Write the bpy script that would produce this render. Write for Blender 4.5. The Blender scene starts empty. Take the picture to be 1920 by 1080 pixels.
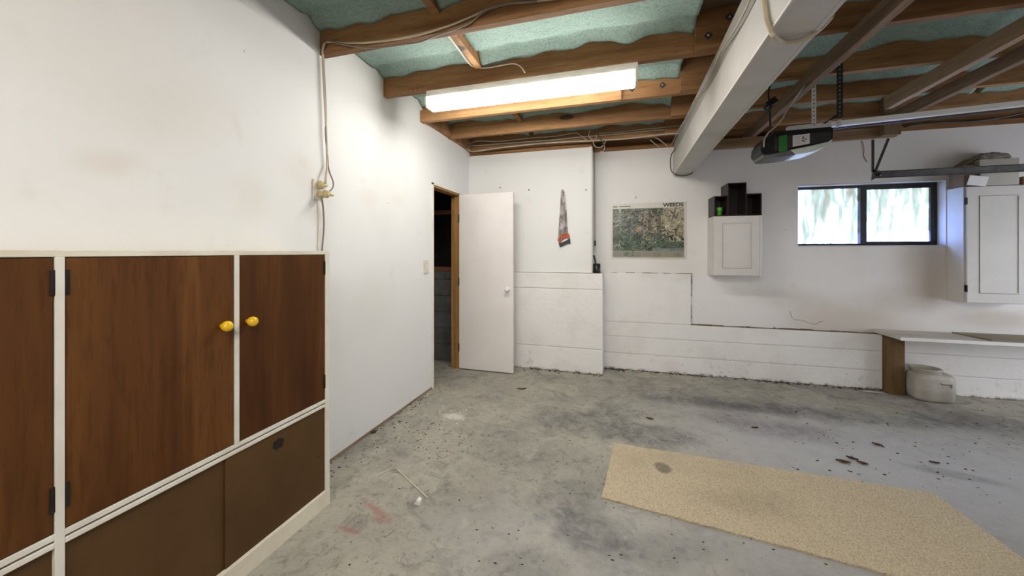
import bpy, bmesh, math, random
from mathutils import Vector, Matrix, noise

# ------------------------------------------------------------------ camera, world, exposure
sc = bpy.context.scene
COL = sc.collection
FPX, CX, HY = 693.0, 960.0, 472.0
YAW = math.radians(16.48)
CAM = Vector((1.78, 0.0, 1.34))
cam_d = bpy.data.cameras.new('camera')
cam_d.sensor_width = 36.0
cam_d.lens = 36.0 * FPX / 1920.0
cam_d.shift_y = -(540.0 - HY) / 1920.0
cam_d.clip_start = 0.02
cam = bpy.data.objects.new('camera', cam_d)
COL.objects.link(cam)
cam.location = CAM
cam.rotation_euler = (math.radians(90), 0, YAW)
sc.camera = cam

sc.view_settings.view_transform = 'Standard'
sc.view_settings.look = 'None'
sc.view_settings.gamma = 1.0
sc.view_settings.use_curve_mapping = False
sc.view_settings.exposure = 1.27
sc.cycles.use_denoising = True
sc.cycles.max_bounces = 10
sc.cycles.diffuse_bounces = 6
sc.cycles.sample_clamp_indirect = 6.0

world = bpy.data.worlds.new('sky')
sc.world = world
world.use_nodes = True
wb = world.node_tree.nodes['Background']
wb.inputs[0].default_value = (0.27, 0.40, 1.0, 1)
wb.inputs[1].default_value = 6.0

# daylight from the open vehicle doorway in the right-hand wall (outside the frame)
ld = bpy.data.lights.new('doorway_daylight', 'AREA')
ld.shape = 'RECTANGLE'; ld.size = 2.3; ld.size_y = 1.8
ld.energy = 24; ld.color = (0.95, 0.97, 1.0)
lo = bpy.data.objects.new('doorway_daylight', ld); COL.objects.link(lo)
lo.location = (6.85, 2.95, 1.10)
lo.rotation_euler = (math.radians(72), 0, math.radians(90))

# ------------------------------------------------------------------ measuring helpers
FD = Vector((-math.sin(YAW), math.cos(YAW), 0)); RD = Vector((math.cos(YAW), math.sin(YAW), 0))
BW_A = math.radians(1.3)
BW_O = Vector((1.6, 4.39, 0))
BW = Matrix.Translation(BW_O) @ Matrix.Rotation(BW_A, 4, 'Z')
BW_I = BW.inverted()

def ray(px, py):
    return FD + RD * ((px - CX) / FPX) + Vector((0, 0, (HY - py) / FPX))
def on_z(px, py, z):
    d = ray(px, py); return CAM + d * ((z - CAM.z) / d.z)
def on_x(px, py, x):
    d = ray(px, py); return CAM + d * ((x - CAM.x) / d.x)
def on_y(px, py, y):
    d = ray(px, py); return CAM + d * ((y - CAM.y) / d.y)
def on_bw(px, py, d0=0.0):
    """point of the back wall's plane (d0 metres in front of it) as (along, height)"""
    d = BW_I.to_3x3() @ ray(px, py); o = BW_I @ CAM
    p = o + d * ((-d0 - o.y) / d.y)
    return p.x, p.z
def floor_at(px, py):
    return on_z(px, py, 0.0)

# ------------------------------------------------------------------ materials
MATS = {}
def new_mat(name):
    m = bpy.data.materials.new(name); m.use_nodes = True
    MATS[name] = m
    nt = m.node_tree
    b = nt.nodes['Principled BSDF']
    return m, nt, b
def N(nt, t, **kw):
    n = nt.nodes.new(t)
    for k, v in kw.items(): setattr(n, k, v)
    return n
def coords(nt, scale=(1, 1, 1), rot=(0, 0, 0), loc=(0, 0, 0)):
    tc = N(nt, 'ShaderNodeTexCoord'); mp = N(nt, 'ShaderNodeMapping')
    mp.inputs['Scale'].default_value = scale; mp.inputs['Rotation'].default_value = rot
    mp.inputs['Location'].default_value = loc
    nt.links.new(tc.outputs['Object'], mp.inputs['Vector'])
    return mp.outputs['Vector']
def gcoords(nt):
    g = N(nt, 'ShaderNodeNewGeometry'); return g.outputs['Position']
def nz(nt, vec, scale, detail=6, rough=0.6, dist=0.0):
    n = N(nt, 'ShaderNodeTexNoise'); nt.links.new(vec, n.inputs['Vector'])
    n.inputs['Scale'].default_value = scale; n.inputs['Detail'].default_value = detail
    n.inputs['Roughness'].default_value = rough; n.inputs['Distortion'].default_value = dist
    return n.outputs['Fac']
def ramp(nt, fac, stops):
    r = N(nt, 'ShaderNodeValToRGB'); nt.links.new(fac, r.inputs['Fac'])
    el = r.color_ramp.elements
    while len(el) < len(stops): el.new(0.5)
    for e, (p, c) in zip(el, stops):
        e.position = p; e.color = c if len(c) == 4 else (*c, 1)
    return r.outputs['Color']
def rng(nt, fac, a, b, c=0.0, d=1.0):
    m = N(nt, 'ShaderNodeMapRange'); m.interpolation_type = 'SMOOTHSTEP'
    nt.links.new(fac, m.inputs['Value'])
    for i, v in zip(('From Min', 'From Max', 'To Min', 'To Max'), (a, b, c, d)): m.inputs[i].default_value = v
    return m.outputs['Result']
def mixc(nt, fac, a, b, mode='MIX'):
    m = N(nt, 'ShaderNodeMix', data_type='RGBA', blend_type=mode)
    for s, v in ((m.inputs[0], fac), (m.inputs[6], a), (m.inputs[7], b)):
        if hasattr(v, 'links') or isinstance(v, bpy.types.NodeSocket): nt.links.new(v, s)
        elif isinstance(v, (int, float)): s.default_value = v
        else: s.default_value = v if len(v) == 4 else (*v, 1)
    return m.outputs[2]
def mth(nt, op, a, b=None, clamp=False):
    m = N(nt, 'ShaderNodeMath', operation=op); m.use_clamp = clamp
    for s, v in ((m.inputs[0], a), (m.inputs[1], b)):
        if v is None: continue
        if isinstance(v, bpy.types.NodeSocket): nt.links.new(v, s)
        else: s.default_value = v
    return m.outputs[0]
def bump(nt, b, h, strength=0.3, dist=0.01):
    n = N(nt, 'ShaderNodeBump'); n.inputs['Strength'].default_value = strength; n.inputs['Distance'].default_value = dist
    nt.links.new(h, n.inputs['Height']); nt.links.new(n.outputs['Normal'], b.inputs['Normal'])
def blob(nt, pos, c, r, ang=0.0, wob=0.5, freq=3.0, soft=0.5, ax='XY'):
    """1 inside an irregular patch round c with radii r, fading out"""
    mp = N(nt, 'ShaderNodeMapping', vector_type='TEXTURE')
    mp.inputs['Location'].default_value = c; mp.inputs['Rotation'].default_value = ang if not isinstance(ang, float) else (0, 0, ang)
    mp.inputs['Scale'].default_value = r
    nt.links.new(pos, mp.inputs['Vector'])
    ln = N(nt, 'ShaderNodeVectorMath', operation='LENGTH'); nt.links.new(mp.outputs['Vector'], ln.inputs[0])
    n = nz(nt, pos, freq, 5, 0.65)
    d = mth(nt, 'ADD', ln.outputs['Value'], mth(nt, 'MULTIPLY', mth(nt, 'SUBTRACT', n, 0.5), wob * 2))
    return rng(nt, d, 1.0 - soft, 1.0 + soft, 1.0, 0.0)

def simple(name, c1, c2=None, scale=6.0, rough=0.6, stretch=(1, 1, 1), bmp=0.0, bscale=None, metal=0.0, detail=6, lo=0.35, hi=0.65, spec=0.5, rnd=0.0):
    m, nt, b = new_mat(name)
    b.inputs['Roughness'].default_value = rough; b.inputs['Metallic'].default_value = metal
    b.inputs['Specular IOR Level'].default_value = spec
    v = coords(nt, stretch)
    f = nz(nt, v, scale, detail)
    c2 = c2 or tuple(x * 0.85 for x in c1)
    col = ramp(nt, f, [(lo, c1), (hi, c2)])
    if rnd:
        oi = N(nt, 'ShaderNodeObjectInfo')
        hs = N(nt, 'ShaderNodeHueSaturation'); nt.links.new(col, hs.inputs['Color'])
        nt.links.new(rng(nt, oi.outputs['Random'], 0, 1, 1 - rnd, 1 + rnd), hs.inputs['Value'])
        col = hs.outputs['Color']
    nt.links.new(col, b.inputs['Base Color'])
    if bmp: bump(nt, b, nz(nt, v, bscale or scale * 4, 4), bmp, 0.005)
    return m

def wood(name, c1, c2, c3, axis='X', scale=7.0, rough=0.65, knots=False, spec=0.3, wave=True):
    m, nt, b = new_mat(name)
    b.inputs['Roughness'].default_value = rough; b.inputs['Specular IOR Level'].default_value = spec
    st = {'X': (0.10, 1, 1), 'Y': (1, 0.10, 1), 'Z': (1, 1, 0.10)}[axis]
    v = coords(nt, st)
    oi = N(nt, 'ShaderNodeObjectInfo')
    add = N(nt, 'ShaderNodeVectorMath', operation='ADD'); nt.links.new(v, add.inputs[0])
    sc_ = N(nt, 'ShaderNodeVectorMath', operation='SCALE'); sc_.inputs['Scale'].default_value = 13.0
    cb = N(nt, 'ShaderNodeCombineXYZ')
    for i in range(3): nt.links.new(oi.outputs['Random'], cb.inputs[i])
    nt.links.new(cb.outputs[0], sc_.inputs[0]); nt.links.new(sc_.outputs[0], add.inputs[1])
    v = add.outputs[0]
    big = nz(nt, v, scale, 3, 0.55, 0.6)
    fine = nz(nt, v, scale * 9, 5, 0.7, 0.2)
    col = ramp(nt, big, [(0.30, c1), (0.5, c2), (0.72, c3)])
    col = mixc(nt, rng(nt, fine, 0.45, 0.72, 0, 0.55), col, tuple(x * 0.45 for x in c2))
    if knots:
        vo = N(nt, 'ShaderNodeTexVoronoi'); vo.inputs['Scale'].default_value = 1.6
        kv = coords(nt, {'X': (0.55, 1, 1.6), 'Y': (1, 0.55, 1.6), 'Z': (1, 1, 0.6)}[axis])
        a2 = N(nt, 'ShaderNodeVectorMath', operation='ADD'); nt.links.new(kv, a2.inputs[0]); nt.links.new(sc_.outputs[0], a2.inputs[1])
        nt.links.new(a2.outputs[0], vo.inputs['Vector'])
        k = rng(nt, vo.outputs['Distance'], 0.05, 0.075, 1, 0)
        ring = rng(nt, vo.outputs['Distance'], 0.06, 0.16, 0.45, 0)
        col = mixc(nt, ring, col, tuple(x * 0.55 for x in c2))
        col = mixc(nt, k, col, tuple(x * 0.16 for x in c1))
    nt.links.new(col, b.inputs['Base Color'])
    bump(nt, b, fine, 0.25, 0.004)
    return m

def lin(r, g, b):
    f = lambda v: ((v / 255) / 12.92) if v / 255 <= 0.04045 else ((v / 255 + 0.055) / 1.055) ** 2.4
    return (f(r), f(g), f(b))

# white painted lining boards with grime smudges
def paint_wall(name, base, smudge, blobs=(), speck=0.5):
    m, nt, b = new_mat(name)
    pos = gcoords(nt)
    big = nz(nt, pos, 0.9, 4, 0.55)
    col = mixc(nt, rng(nt, big, 0.5, 0.72, 0, 0.35), base, smudge)
    mid = nz(nt, pos, 5.5, 5, 0.6)
    col = mixc(nt, rng(nt, mid, 0.58, 0.75, 0, 0.18), col, tuple(x * 0.8 for x in smudge))
    for c, r, a, k, sm in blobs:
        col = mixc(nt, mth(nt, 'MULTIPLY', blob(nt, pos, c, r, a, 0.35, 4.0, 0.7), k), col, sm)
    vo = N(nt, 'ShaderNodeTexVoronoi'); vo.inputs['Scale'].default_value = 3.2; nt.links.new(pos, vo.inputs['Vector'])
    sp = rng(nt, vo.outputs['Distance'], 0.012, 0.022, speck, 0)
    col = mixc(nt, sp, col, (0.18, 0.15, 0.12))
    nt.links.new(col, b.inputs['Base Color'])
    b.inputs['Roughness'].default_value = 0.62; b.inputs['Specular IOR Level'].default_value = 0.25
    bump(nt, b, nz(nt, pos, 90, 4, 0.6), 0.12, 0.003)
    return m

W_BASE = (0.73, 0.728, 0.712); W_SM = (0.62, 0.585, 0.53)
def lw(px, py): return tuple(on_x(px, py, 0.0))
lw_blobs = []
for px, py, ry, rz, a, k in ((205, 305, .09, .05, .25, .55), (330, 215, .26, .12, .5, .3), (150, 60, .3, .25, 0., .35), (565, 320, .10, .10, 0., .5), (470, 370, .08, .10, 0., .35),
                             (690, 370, .10, .06, 0., .4), (445, 240, .02, .06, .3, .4), (745, 375, .07, .05, 0., .35), (700, 570, .22, .2, 0., .28), (590, 400, .06, .05, 0., .4)):
    c = lw(px, py)
    lw_blobs.append((c, (0.5, ry, rz), (a, 0.0, 0.0), k * .6, (0.60, 0.52, 0.42)))
M_LWALL = paint_wall('white_wall_paint', W_BASE, W_SM, lw_blobs)
bb = []
for px, py, rx, rz, k in ((1590, 610, .5, .22, .5), (1740, 500, .22, .3, .5), (1700, 560, .3, .12, .35), (1480, 560, .3, .1, .25), (1880, 600, .3, .08, .5), (1000, 445, .06, .08, .25)):
    c = tuple(on_y(px, py, 4.45))
    bb.append((c, (rx, 0.6, rz), (0., 0., 0.), k, (0.46, 0.37, 0.28)))
M_BWALL = paint_wall('back_wall_paint', (0.75, 0.735, 0.72), (0.60, 0.56, 0.52), bb)

# painted concrete with dirt specks gathering by the floor
m, nt, b = new_mat('painted_concrete')
pos = gcoords(nt)
sep = N(nt, 'ShaderNodeSeparateXYZ'); nt.links.new(pos, sep.inputs[0])
col = mixc(nt, rng(nt, nz(nt, pos, 2.2, 5), 0.45, 0.7, 0, 0.4), (0.78, 0.765, 0.745), (0.62, 0.585, 0.55))
low = rng(nt, sep.outputs['Z'], 0.0, 0.42, 1, 0)
sp = rng(nt, nz(nt, pos, 30, 4, 0.6), 0.66, 0.74, 0, 0.6)
col = mixc(nt, mth(nt, 'MULTIPLY', sp, mth(nt, 'ADD', low, 0.12)), col, (0.17, 0.13, 0.10))
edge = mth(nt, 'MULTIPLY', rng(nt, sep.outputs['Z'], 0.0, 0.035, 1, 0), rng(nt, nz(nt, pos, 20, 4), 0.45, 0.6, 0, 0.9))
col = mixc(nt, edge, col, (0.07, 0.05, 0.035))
gr = mth(nt, 'MULTIPLY', rng(nt, nz(nt, pos, 7, 6, 0.7), 0.56, 0.68, 0, 0.45), low)
col = mixc(nt, gr, col, (0.38, 0.36, 0.33))
nt.links.new(col, b.inputs['Base Color']); b.inputs['Roughness'].default_value = 0.75
bump(nt, b, nz(nt, pos, 26, 6, 0.7), 0.5, 0.012)
M_CONC_W = m

# bare concrete floor with its stains and a painted patch of daylight
m, nt, b = new_mat('concrete_floor')
pos = gcoords(nt)
n1 = nz(nt, pos, 1.3, 7, 0.62, 0.4); n2 = nz(nt, pos, 7, 7, 0.68, 0.5); n3 = nz(nt, pos, 45, 5, 0.7)
col = ramp(nt, n1, [(0.33, (0.385, 0.36, 0.295)), (0.5, (0.335, 0.315, 0.265)), (0.68, (0.255, 0.24, 0.212))])
col = mixc(nt, rng(nt, n2, 0.52, 0.72, 0, 0.55), col, (0.19, 0.177, 0.157))
col = mixc(nt, rng(nt, n2, 0.46, 0.28, 0, 0.45), col, (0.47, 0.435, 0.365))
col = mixc(nt, rng(nt, n3, 0.5, 0.75, 0, 0.35), col, (0.12, 0.11, 0.10))
n4 = nz(nt, pos, 16, 8, 0.75, 0.8); n5 = nz(nt, pos, 3.2, 8, 0.72, 1.2)
col = mixc(nt, rng(nt, n5, 0.52, 0.64, 0, 0.6), col, (0.16, 0.148, 0.134))
col = mixc(nt, rng(nt, n5, 0.45, 0.33, 0, 0.35), col, (0.44, 0.41, 0.35))
col = mixc(nt, rng(nt, n4, 0.52, 0.66, 0, 0.7), col, (0.125, 0.116, 0.106))
col = mixc(nt, rng(nt, n4, 0.44, 0.30, 0, 0.4), col, (0.46, 0.43, 0.37))
n6 = nz(nt, pos, 60, 6, 0.8)
col = mixc(nt, rng(nt, n6, 0.55, 0.7, 0, 0.5), col, (0.13, 0.12, 0.11))
col = mixc(nt, rng(nt, n6, 0.42, 0.28, 0, 0.4), col, (0.50, 0.47, 0.41))
brk = rng(nt, mth(nt, 'ADD', mth(nt, 'MULTIPLY', n4, 0.55), mth(nt, 'MULTIPLY', n5, 0.45)), 0.38, 0.60, 0.35, 1.0)
def fb(px, py, rx, ry, ang, k, c, wob=0.45, freq=3.0, soft=0.5):
    global col
    p = floor_at(px, py)
    msk = mth(nt, 'MULTIPLY', blob(nt, pos, (p.x, p.y, 0), (rx, ry, 1), float(ang), wob, freq, soft), k)
    if k < .75: msk = mth(nt, 'MULTIPLY', msk, brk)
    col = mixc(nt, msk, col, c)
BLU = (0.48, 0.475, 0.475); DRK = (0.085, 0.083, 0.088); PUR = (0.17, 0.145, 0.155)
fb(1650, 860, 1.25, .62, 0, .75, BLU, .5, 1.5, .7)  # pale bluish patch: doorway daylight on the floor, put into the colour
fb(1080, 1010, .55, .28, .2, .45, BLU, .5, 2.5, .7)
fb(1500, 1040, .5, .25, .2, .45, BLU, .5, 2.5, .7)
fb(1450, 765, .80, .15, -.02, .74, DRK, .6, 4, .7)
fb(1440, 800, .42, .15, -.1, .74, PUR, .6, 4, .7)
fb(1880, 800, .7, .15, .0, .74, DRK, .6, 4, .7)
fb(1310, 755, .45, .09, .0, .6, DRK, .5, 3, .6)
fb(1200, 815, .36, .16, .1, .7, DRK, .6, 5, .5)
fb(1080, 790, .34, .20, .3, .6, DRK, .6, 5, .5)
fb(1150, 770, .20, .16, .3, .45, DRK, .7, 5, .5)
fb(1110, 1000, .16, .16, .3, .65, DRK, .9, 7, .45)
fb(1060, 940, .18, .16, .3, .6, DRK, .9, 8, .45)
fb(1240, 1030, .2, .1, .3, .5, DRK, .9, 7, .45)
fb(990, 1060, .16, .1, .3, .45, DRK, .9, 7, .45)
fb(860, 770, .40, .2, 0, .35, (.34, .315, .26), .5, 3, .7)
fb(852, 781, .085, .05, .0, .95, (.58, .56, .52), .5, 16, .45)
def streak(a, c, wid, k):
    p, q = floor_at(*a), floor_at(*c); m_ = (p + q) / 2; d = q - p
    global col
    msk = blob(nt, pos, (m_.x, m_.y, 0), (d.length * .55, wid, 1), math.atan2(d.y, d.x), .9, 38, .7)
    col = mixc(nt, mth(nt, 'MULTIPLY', msk, k), col, (.33, .10, .085))
streak((688, 943), (728, 974), .020, .5); streak((700, 972), (722, 980), .011, .45); streak((634, 988), (674, 1000), .011, .5)
fb(1790, 890, .20, .05, -.2, .6, (.17, .18, .165), .5, 8, .4)
fb(640, 850, .3, .06, .9, .45, DRK, .8, 9, .5)
fb(1780, 990, .5, .3, .0, .45, (.36, .355, .345), .6, 3, .6)
nt.links.new(col, b.inputs['Base Color'])
nt.links.new(rng(nt, n2, 0.3, 0.7, 0.5, 0.72), b.inputs['Roughness'])
b.inputs['Specular IOR Level'].default_value = 0.35
bump(nt, b, n3, 0.25, 0.004)
M_FLOOR = m

M_JOIST = wood('joist_pine', (0.37, 0.20, 0.085), (0.27, 0.135, 0.055), (0.16, 0.072, 0.028), 'X', 9, 0.7, True)
M_PACK = wood('fresh_pine', (0.50, 0.29, 0.13), (0.43, 0.235, 0.10), (0.33, 0.165, 0.065), 'X', 9, 0.65, True)
M_BATTEN = wood('grey_batten', (0.30, 0.205, 0.135), (0.21, 0.14, 0.09), (0.13, 0.085, 0.055), 'Y', 9, 0.75, True)
M_BATTP = wood('lit_batten', (0.46, 0.34, 0.235), (0.37, 0.265, 0.175), (0.26, 0.18, 0.115), 'Y', 9, 0.7, True)  # lighter copy of the batten wood, light on its underside painted in
M_LEDGER = wood('ledger_pine', (0.36, 0.24, 0.14), (0.25, 0.155, 0.085), (0.15, 0.09, 0.05), 'X', 9, 0.75, True)
M_BATTZ = wood('hanger_upright', (0.27, 0.19, 0.11), (0.19, 0.125, 0.07), (0.12, 0.075, 0.04), 'Z', 8, 0.75)
M_POSTW = wood('weathered_post', (0.20, 0.125, 0.05), (0.135, 0.078, 0.030), (0.075, 0.042, 0.018), 'Z', 8, 0.75)
M_JAMB = wood('varnished_jamb', (0.42, 0.24, 0.085), (0.34, 0.18, 0.058), (0.25, 0.125, 0.04), 'Z', 8, 0.5)
M_VENEER = wood('mahogany_veneer', (0.170, 0.072, 0.019), (0.108, 0.041, 0.0105), (0.058, 0.0205, 0.0058), 'Z', 6, 0.5, False, 0.1)
M_SLIDE = simple('brown_hardboard', (0.105, 0.056, 0.021), (0.080, 0.041, 0.015), 2.5, 0.5, (1, 1, 1), 0.08, 60, spec=0.12)
M_CREAM = simple('cream_enamel', (0.74, 0.69, 0.56), (0.62, 0.56, 0.43), 5, 0.45, bmp=0.05)
M_STILE = simple('white_enamel_frame', (0.74, 0.71, 0.63), (0.66, 0.61, 0.52), 7, 0.45, bmp=0.05)
M_WPAINT = simple('white_joinery_paint', (0.64, 0.62, 0.595), (0.58, 0.56, 0.53), 3, 0.5, bmp=0.05)
M_DOORP = simple('door_paint', (0.76, 0.725, 0.70), (0.70, 0.655, 0.63), 2, 0.5, bmp=0.05)
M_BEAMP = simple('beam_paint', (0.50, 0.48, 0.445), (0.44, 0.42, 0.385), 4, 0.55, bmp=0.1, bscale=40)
M_BEAM2 = simple('beam_paint_shaded', (0.33, 0.315, 0.285), (0.29, 0.275, 0.245), 4, 0.6, bmp=0.1, bscale=40)  # darker copy of the beam paint, shade of the recessed upper side
M_DARKW = simple('dark_stained_wood', (0.020, 0.009, 0.007), (0.010, 0.005, 0.004), 9, 0.4, (1, 1, .2))
M_SUB = simple('subfloor_board', (0.16, 0.10, 0.055), (0.10, 0.06, 0.03), 4, 0.8)
M_BLOCK = simple('grey_block', (0.17, 0.165, 0.155), (0.10, 0.095, 0.09), 5, 0.9, bmp=0.5, bscale=30)
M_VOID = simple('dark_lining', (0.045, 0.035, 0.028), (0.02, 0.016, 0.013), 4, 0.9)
M_REDT = simple('reddish_timber', (0.28, 0.11, 0.06), (0.19, 0.07, 0.04), 8, 0.7, (.1, 1, 1))
M_ALU = simple('dark_window_frame', (0.030, 0.026, 0.026), (0.018, 0.016, 0.016), 8, 0.45, spec=0.5)
M_GALV = simple('galvanised_steel', (0.62, 0.63, 0.64), (0.48, 0.49, 0.50), 12, 0.35, metal=0.85)
M_RAIL = simple('bright_rail_steel', (0.92, 0.93, 0.94), (0.86, 0.87, 0.89), 12, 0.35, metal=0.1)
M_DSTEEL = simple('dark_track_steel', (0.12, 0.12, 0.115), (0.075, 0.075, 0.07), 14, 0.5, metal=0.5)
M_BSTEEL = simple('black_angle_steel', (0.055, 0.050, 0.047), (0.03, 0.028, 0.026), 14, 0.5, metal=0.3)
M_WSTRAP = simple('white_strap', (0.75, 0.75, 0.74), (0.65, 0.65, 0.64), 14, 0.5)
M_HOLE = simple('hole_dark', (0.02, 0.02, 0.02), (0.015, 0.015, 0.015), 5, 0.9)
M_BLACK = simple('black_plastic', (0.012, 0.011, 0.013), (0.008, 0.008, 0.009), 8, 0.32, spec=0.5)
M_CHAR = simple('charcoal_plastic', (0.040, 0.038, 0.042), (0.028, 0.027, 0.030), 8, 0.4)
M_GREEN = simple('green_tape', (0.030, 0.20, 0.035), (0.022, 0.15, 0.026), 30, 0.5)
M_LENS = simple('frosted_lens', (0.72, 0.80, 0.74), (0.66, 0.74, 0.68), 5, 0.35)
M_GLENS = simple('smoked_lens', (0.15, 0.15, 0.145), (0.11, 0.11, 0.105), 5, 0.55, spec=0.2)
M_LABELW = simple('white_sticker', (0.72, 0.70, 0.70), (0.66, 0.64, 0.64), 12, 0.5)
M_PRINT = simple('grey_print', (0.35, 0.34, 0.35), (0.45, 0.44, 0.45), 40, 0.6)
M_YEL = simple('yellow_glossy_knob', (0.86, 0.52, 0.012), (0.76, 0.44, 0.010), 6, 0.16, spec=0.6)
M_KNOBW = simple('white_porcelain', (0.80, 0.80, 0.80), (0.74, 0.74, 0.75), 6, 0.2)
M_HINGE = simple('dark_hinge', (0.03, 0.022, 0.017), (0.018, 0.013, 0.01), 20, 0.6, spec=0.1)
M_PLATE = simple('ivory_plate', (0.66, 0.60, 0.52), (0.58, 0.52, 0.44), 10, 0.4)
M_PLUG = simple('cream_plug', (0.55, 0.46, 0.25), (0.45, 0.37, 0.19), 18, 0.4)
M_CORD = simple('old_cream_cord', (0.46, 0.385, 0.27), (0.38, 0.31, 0.21), 10, 0.55)
M_CORDG = simple('grey_brown_cord', (0.22, 0.18, 0.14), (0.16, 0.13, 0.10), 10, 0.55)
M_CORDW = simple('pale_cable', (0.48, 0.42, 0.34), (0.36, 0.31, 0.25), 10, 0.55)
M_CORDK = simple('black_cable', (0.012, 0.012, 0.012), (0.02, 0.02, 0.02), 10, 0.5)
M_TAPEW = simple('white_tag', (0.8, 0.8, 0.8), (0.72, 0.72, 0.72), 10, 0.4)
M_JERRY = simple('yellowed_plastic', (0.44, 0.415, 0.365), (0.29, 0.265, 0.22), 5, 0.45, bmp=0.06)
M_BENCH = simple('worn_white_shelf', (0.60, 0.555, 0.50), (0.42, 0.375, 0.32), 4, 0.6, (.4, 1, 1))
M_BENCHF = simple('white_shelf_edge', (0.78, 0.76, 0.74), (0.72, 0.70, 0.67), 5, 0.5)
M_PLANK = simple('olive_plank', (0.26, 0.23, 0.155), (0.17, 0.15, 0.10), 6, 0.7, (.2, 1, 1))
M_CARDB = simple('cardboard', (0.24, 0.155, 0.09), (0.17, 0.11, 0.065), 5, 0.8)
M_POLY = simple('dusty_carton', (0.50, 0.475, 0.43), (0.40, 0.375, 0.33), 5, 0.8)
M_BAG = simple('crumpled_wrap', (0.40, 0.375, 0.34), (0.13, 0.10, 0.075), 11, 0.5)
M_CARD = simple('white_card', (0.75, 0.75, 0.76), (0.70, 0.70, 0.71), 4, 0.5)
M_BLADE = simple('worn_saw_steel', (0.36, 0.335, 0.325), (0.075, 0.06, 0.055), 16, 0.45, (1, 1, .5), metal=0.35, lo=.40, hi=.58)
M_ORANGE = simple('orange_handle', (0.40, 0.075, 0.022), (0.30, 0.05, 0.017), 18, 0.45)
M_CUP = simple('lime_cup', (0.14, 0.46, 0.045), (0.10, 0.36, 0.035), 9, 0.4)
M_TIN = simple('dark_tin', (0.035, 0.033, 0.03), (0.02, 0.019, 0.018), 9, 0.35, metal=0.4)
M_PAPER = simple('poster_paper', (0.64, 0.61, 0.54), (0.58, 0.55, 0.48), 3, 0.35, spec=0.5)
M_INK = simple('black_ink', (0.015, 0.014, 0.014), (0.02, 0.02, 0.02), 9, 0.4)
M_INKB = simple('navy_ink', (0.05, 0.055, 0.07), (0.07, 0.075, 0.09), 9, 0.4)
M_LEAF = simple('dry_leaf', (0.17, 0.08, 0.04), (0.08, 0.04, 0.022), 30, 0.8, rnd=.35)
M_DEB = simple('floor_debris', (0.085, 0.058, 0.035), (0.04, 0.028, 0.018), 20, 0.9)
M_GRIME = simple('edge_grime', (0.20, 0.15, 0.105), (0.10, 0.075, 0.05), 25, 0.9)
M_PALED = simple('pale_chips', (0.78, 0.73, 0.58), (0.52, 0.46, 0.33), 20, 0.8)
M_FIXB = simple('grey_fixture_base', (0.80, 0.77, 0.71), (0.62, 0.58, 0.52), 30, 0.6, (.2, 1, 1))
M_CAP = simple('cream_end_cap', (0.75, 0.70, 0.52), (0.70, 0.64, 0.46), 8, 0.4)
M_PLATEB = simple('bolt_plate_steel', (0.09, 0.08, 0.08), (0.05, 0.045, 0.045), 18, 0.5, metal=0.4)
M_NUT = simple('bolt_bright', (0.5, 0.48, 0.46), (0.4, 0.38, 0.36), 18, 0.4, metal=0.6)

M_DRIVE = simple('dark_render', (0.10, 0.085, 0.06), (0.07, 0.06, 0.045), 3, 0.9)  # kept dark so the outside bounces little light indoors
# carpet: looped tan pile
m, nt, b = new_mat('tan_loop_carpet')
pos = gcoords(nt)
vo = N(nt, 'ShaderNodeTexVoronoi'); vo.inputs['Scale'].default_value = 130; nt.links.new(pos, vo.inputs['Vector'])
col = mixc(nt, rng(nt, vo.outputs['Distance'], 0.25, 0.8, 0, 0.6), (0.66, 0.55, 0.385), (0.36, 0.295, 0.195))
col = mixc(nt, rng(nt, nz(nt, pos, 2.2, 5), 0.5, 0.72, 0, 0.35), col, (0.40, 0.33, 0.235))
p = floor_at(1243, 880)
col = mixc(nt, mth(nt, 'MULTIPLY', blob(nt, pos, (p.x, p.y, 0), (.045, .06, 1), .3, .3, 14, .3), .7), col, (0.13, 0.115, 0.095))
p = floor_at(1390, 945)
col = mixc(nt, mth(nt, 'MULTIPLY', blob(nt, pos, (p.x, p.y, 0), (.2, .09, 1), .1, .8, 9, .7), .22), col, (0.17, 0.14, 0.10))
col = mixc(nt, rng(nt, nz(nt, pos, 30, 2), 0.74, 0.77, 0, 0.7), col, (0.09, 0.065, 0.04))
nt.links.new(col, b.inputs['Base Color']); b.inputs['Roughness'].default_value = 0.95; b.inputs['Specular IOR Level'].default_value = 0.1
inv = mth(nt, 'SUBTRACT', 1.0, vo.outputs['Distance'])
bump(nt, b, inv, 0.9, 0.006)
M_CARPET = m

# insulation: fibrous pale green
m, nt, b = new_mat('green_insulation')
v = coords(nt)
n1 = nz(nt, v, 70, 5, 0.75); n2 = nz(nt, v, 5, 5, 0.6)
col = ramp(nt, n1, [(0.3, (0.40, 0.495, 0.45)), (0.55, (0.275, 0.385, 0.34)), (0.78, (0.105, 0.19, 0.155))])
col = mixc(nt, rng(nt, n2, 0.5, 0.75, 0, 0.4), col, (0.24, 0.36, 0.305))
nt.links.new(col, b.inputs['Base Color']); b.inputs['Roughness'].default_value = 0.95; b.inputs['Specular IOR Level'].default_value = 0.1
bump(nt, b, n1, 0.8, 0.01)
M_INSUL = m

# lamp diffuser
m, nt, b = new_mat('lit_diffuser')
b.inputs['Base Color'].default_value = (0.9, 0.9, 0.88, 1)
b.inputs['Emission Color'].default_value = (1.0, 0.965, 0.91, 1)
b.inputs['Emission Strength'].default_value = 17.5
M_LAMP = m

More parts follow.
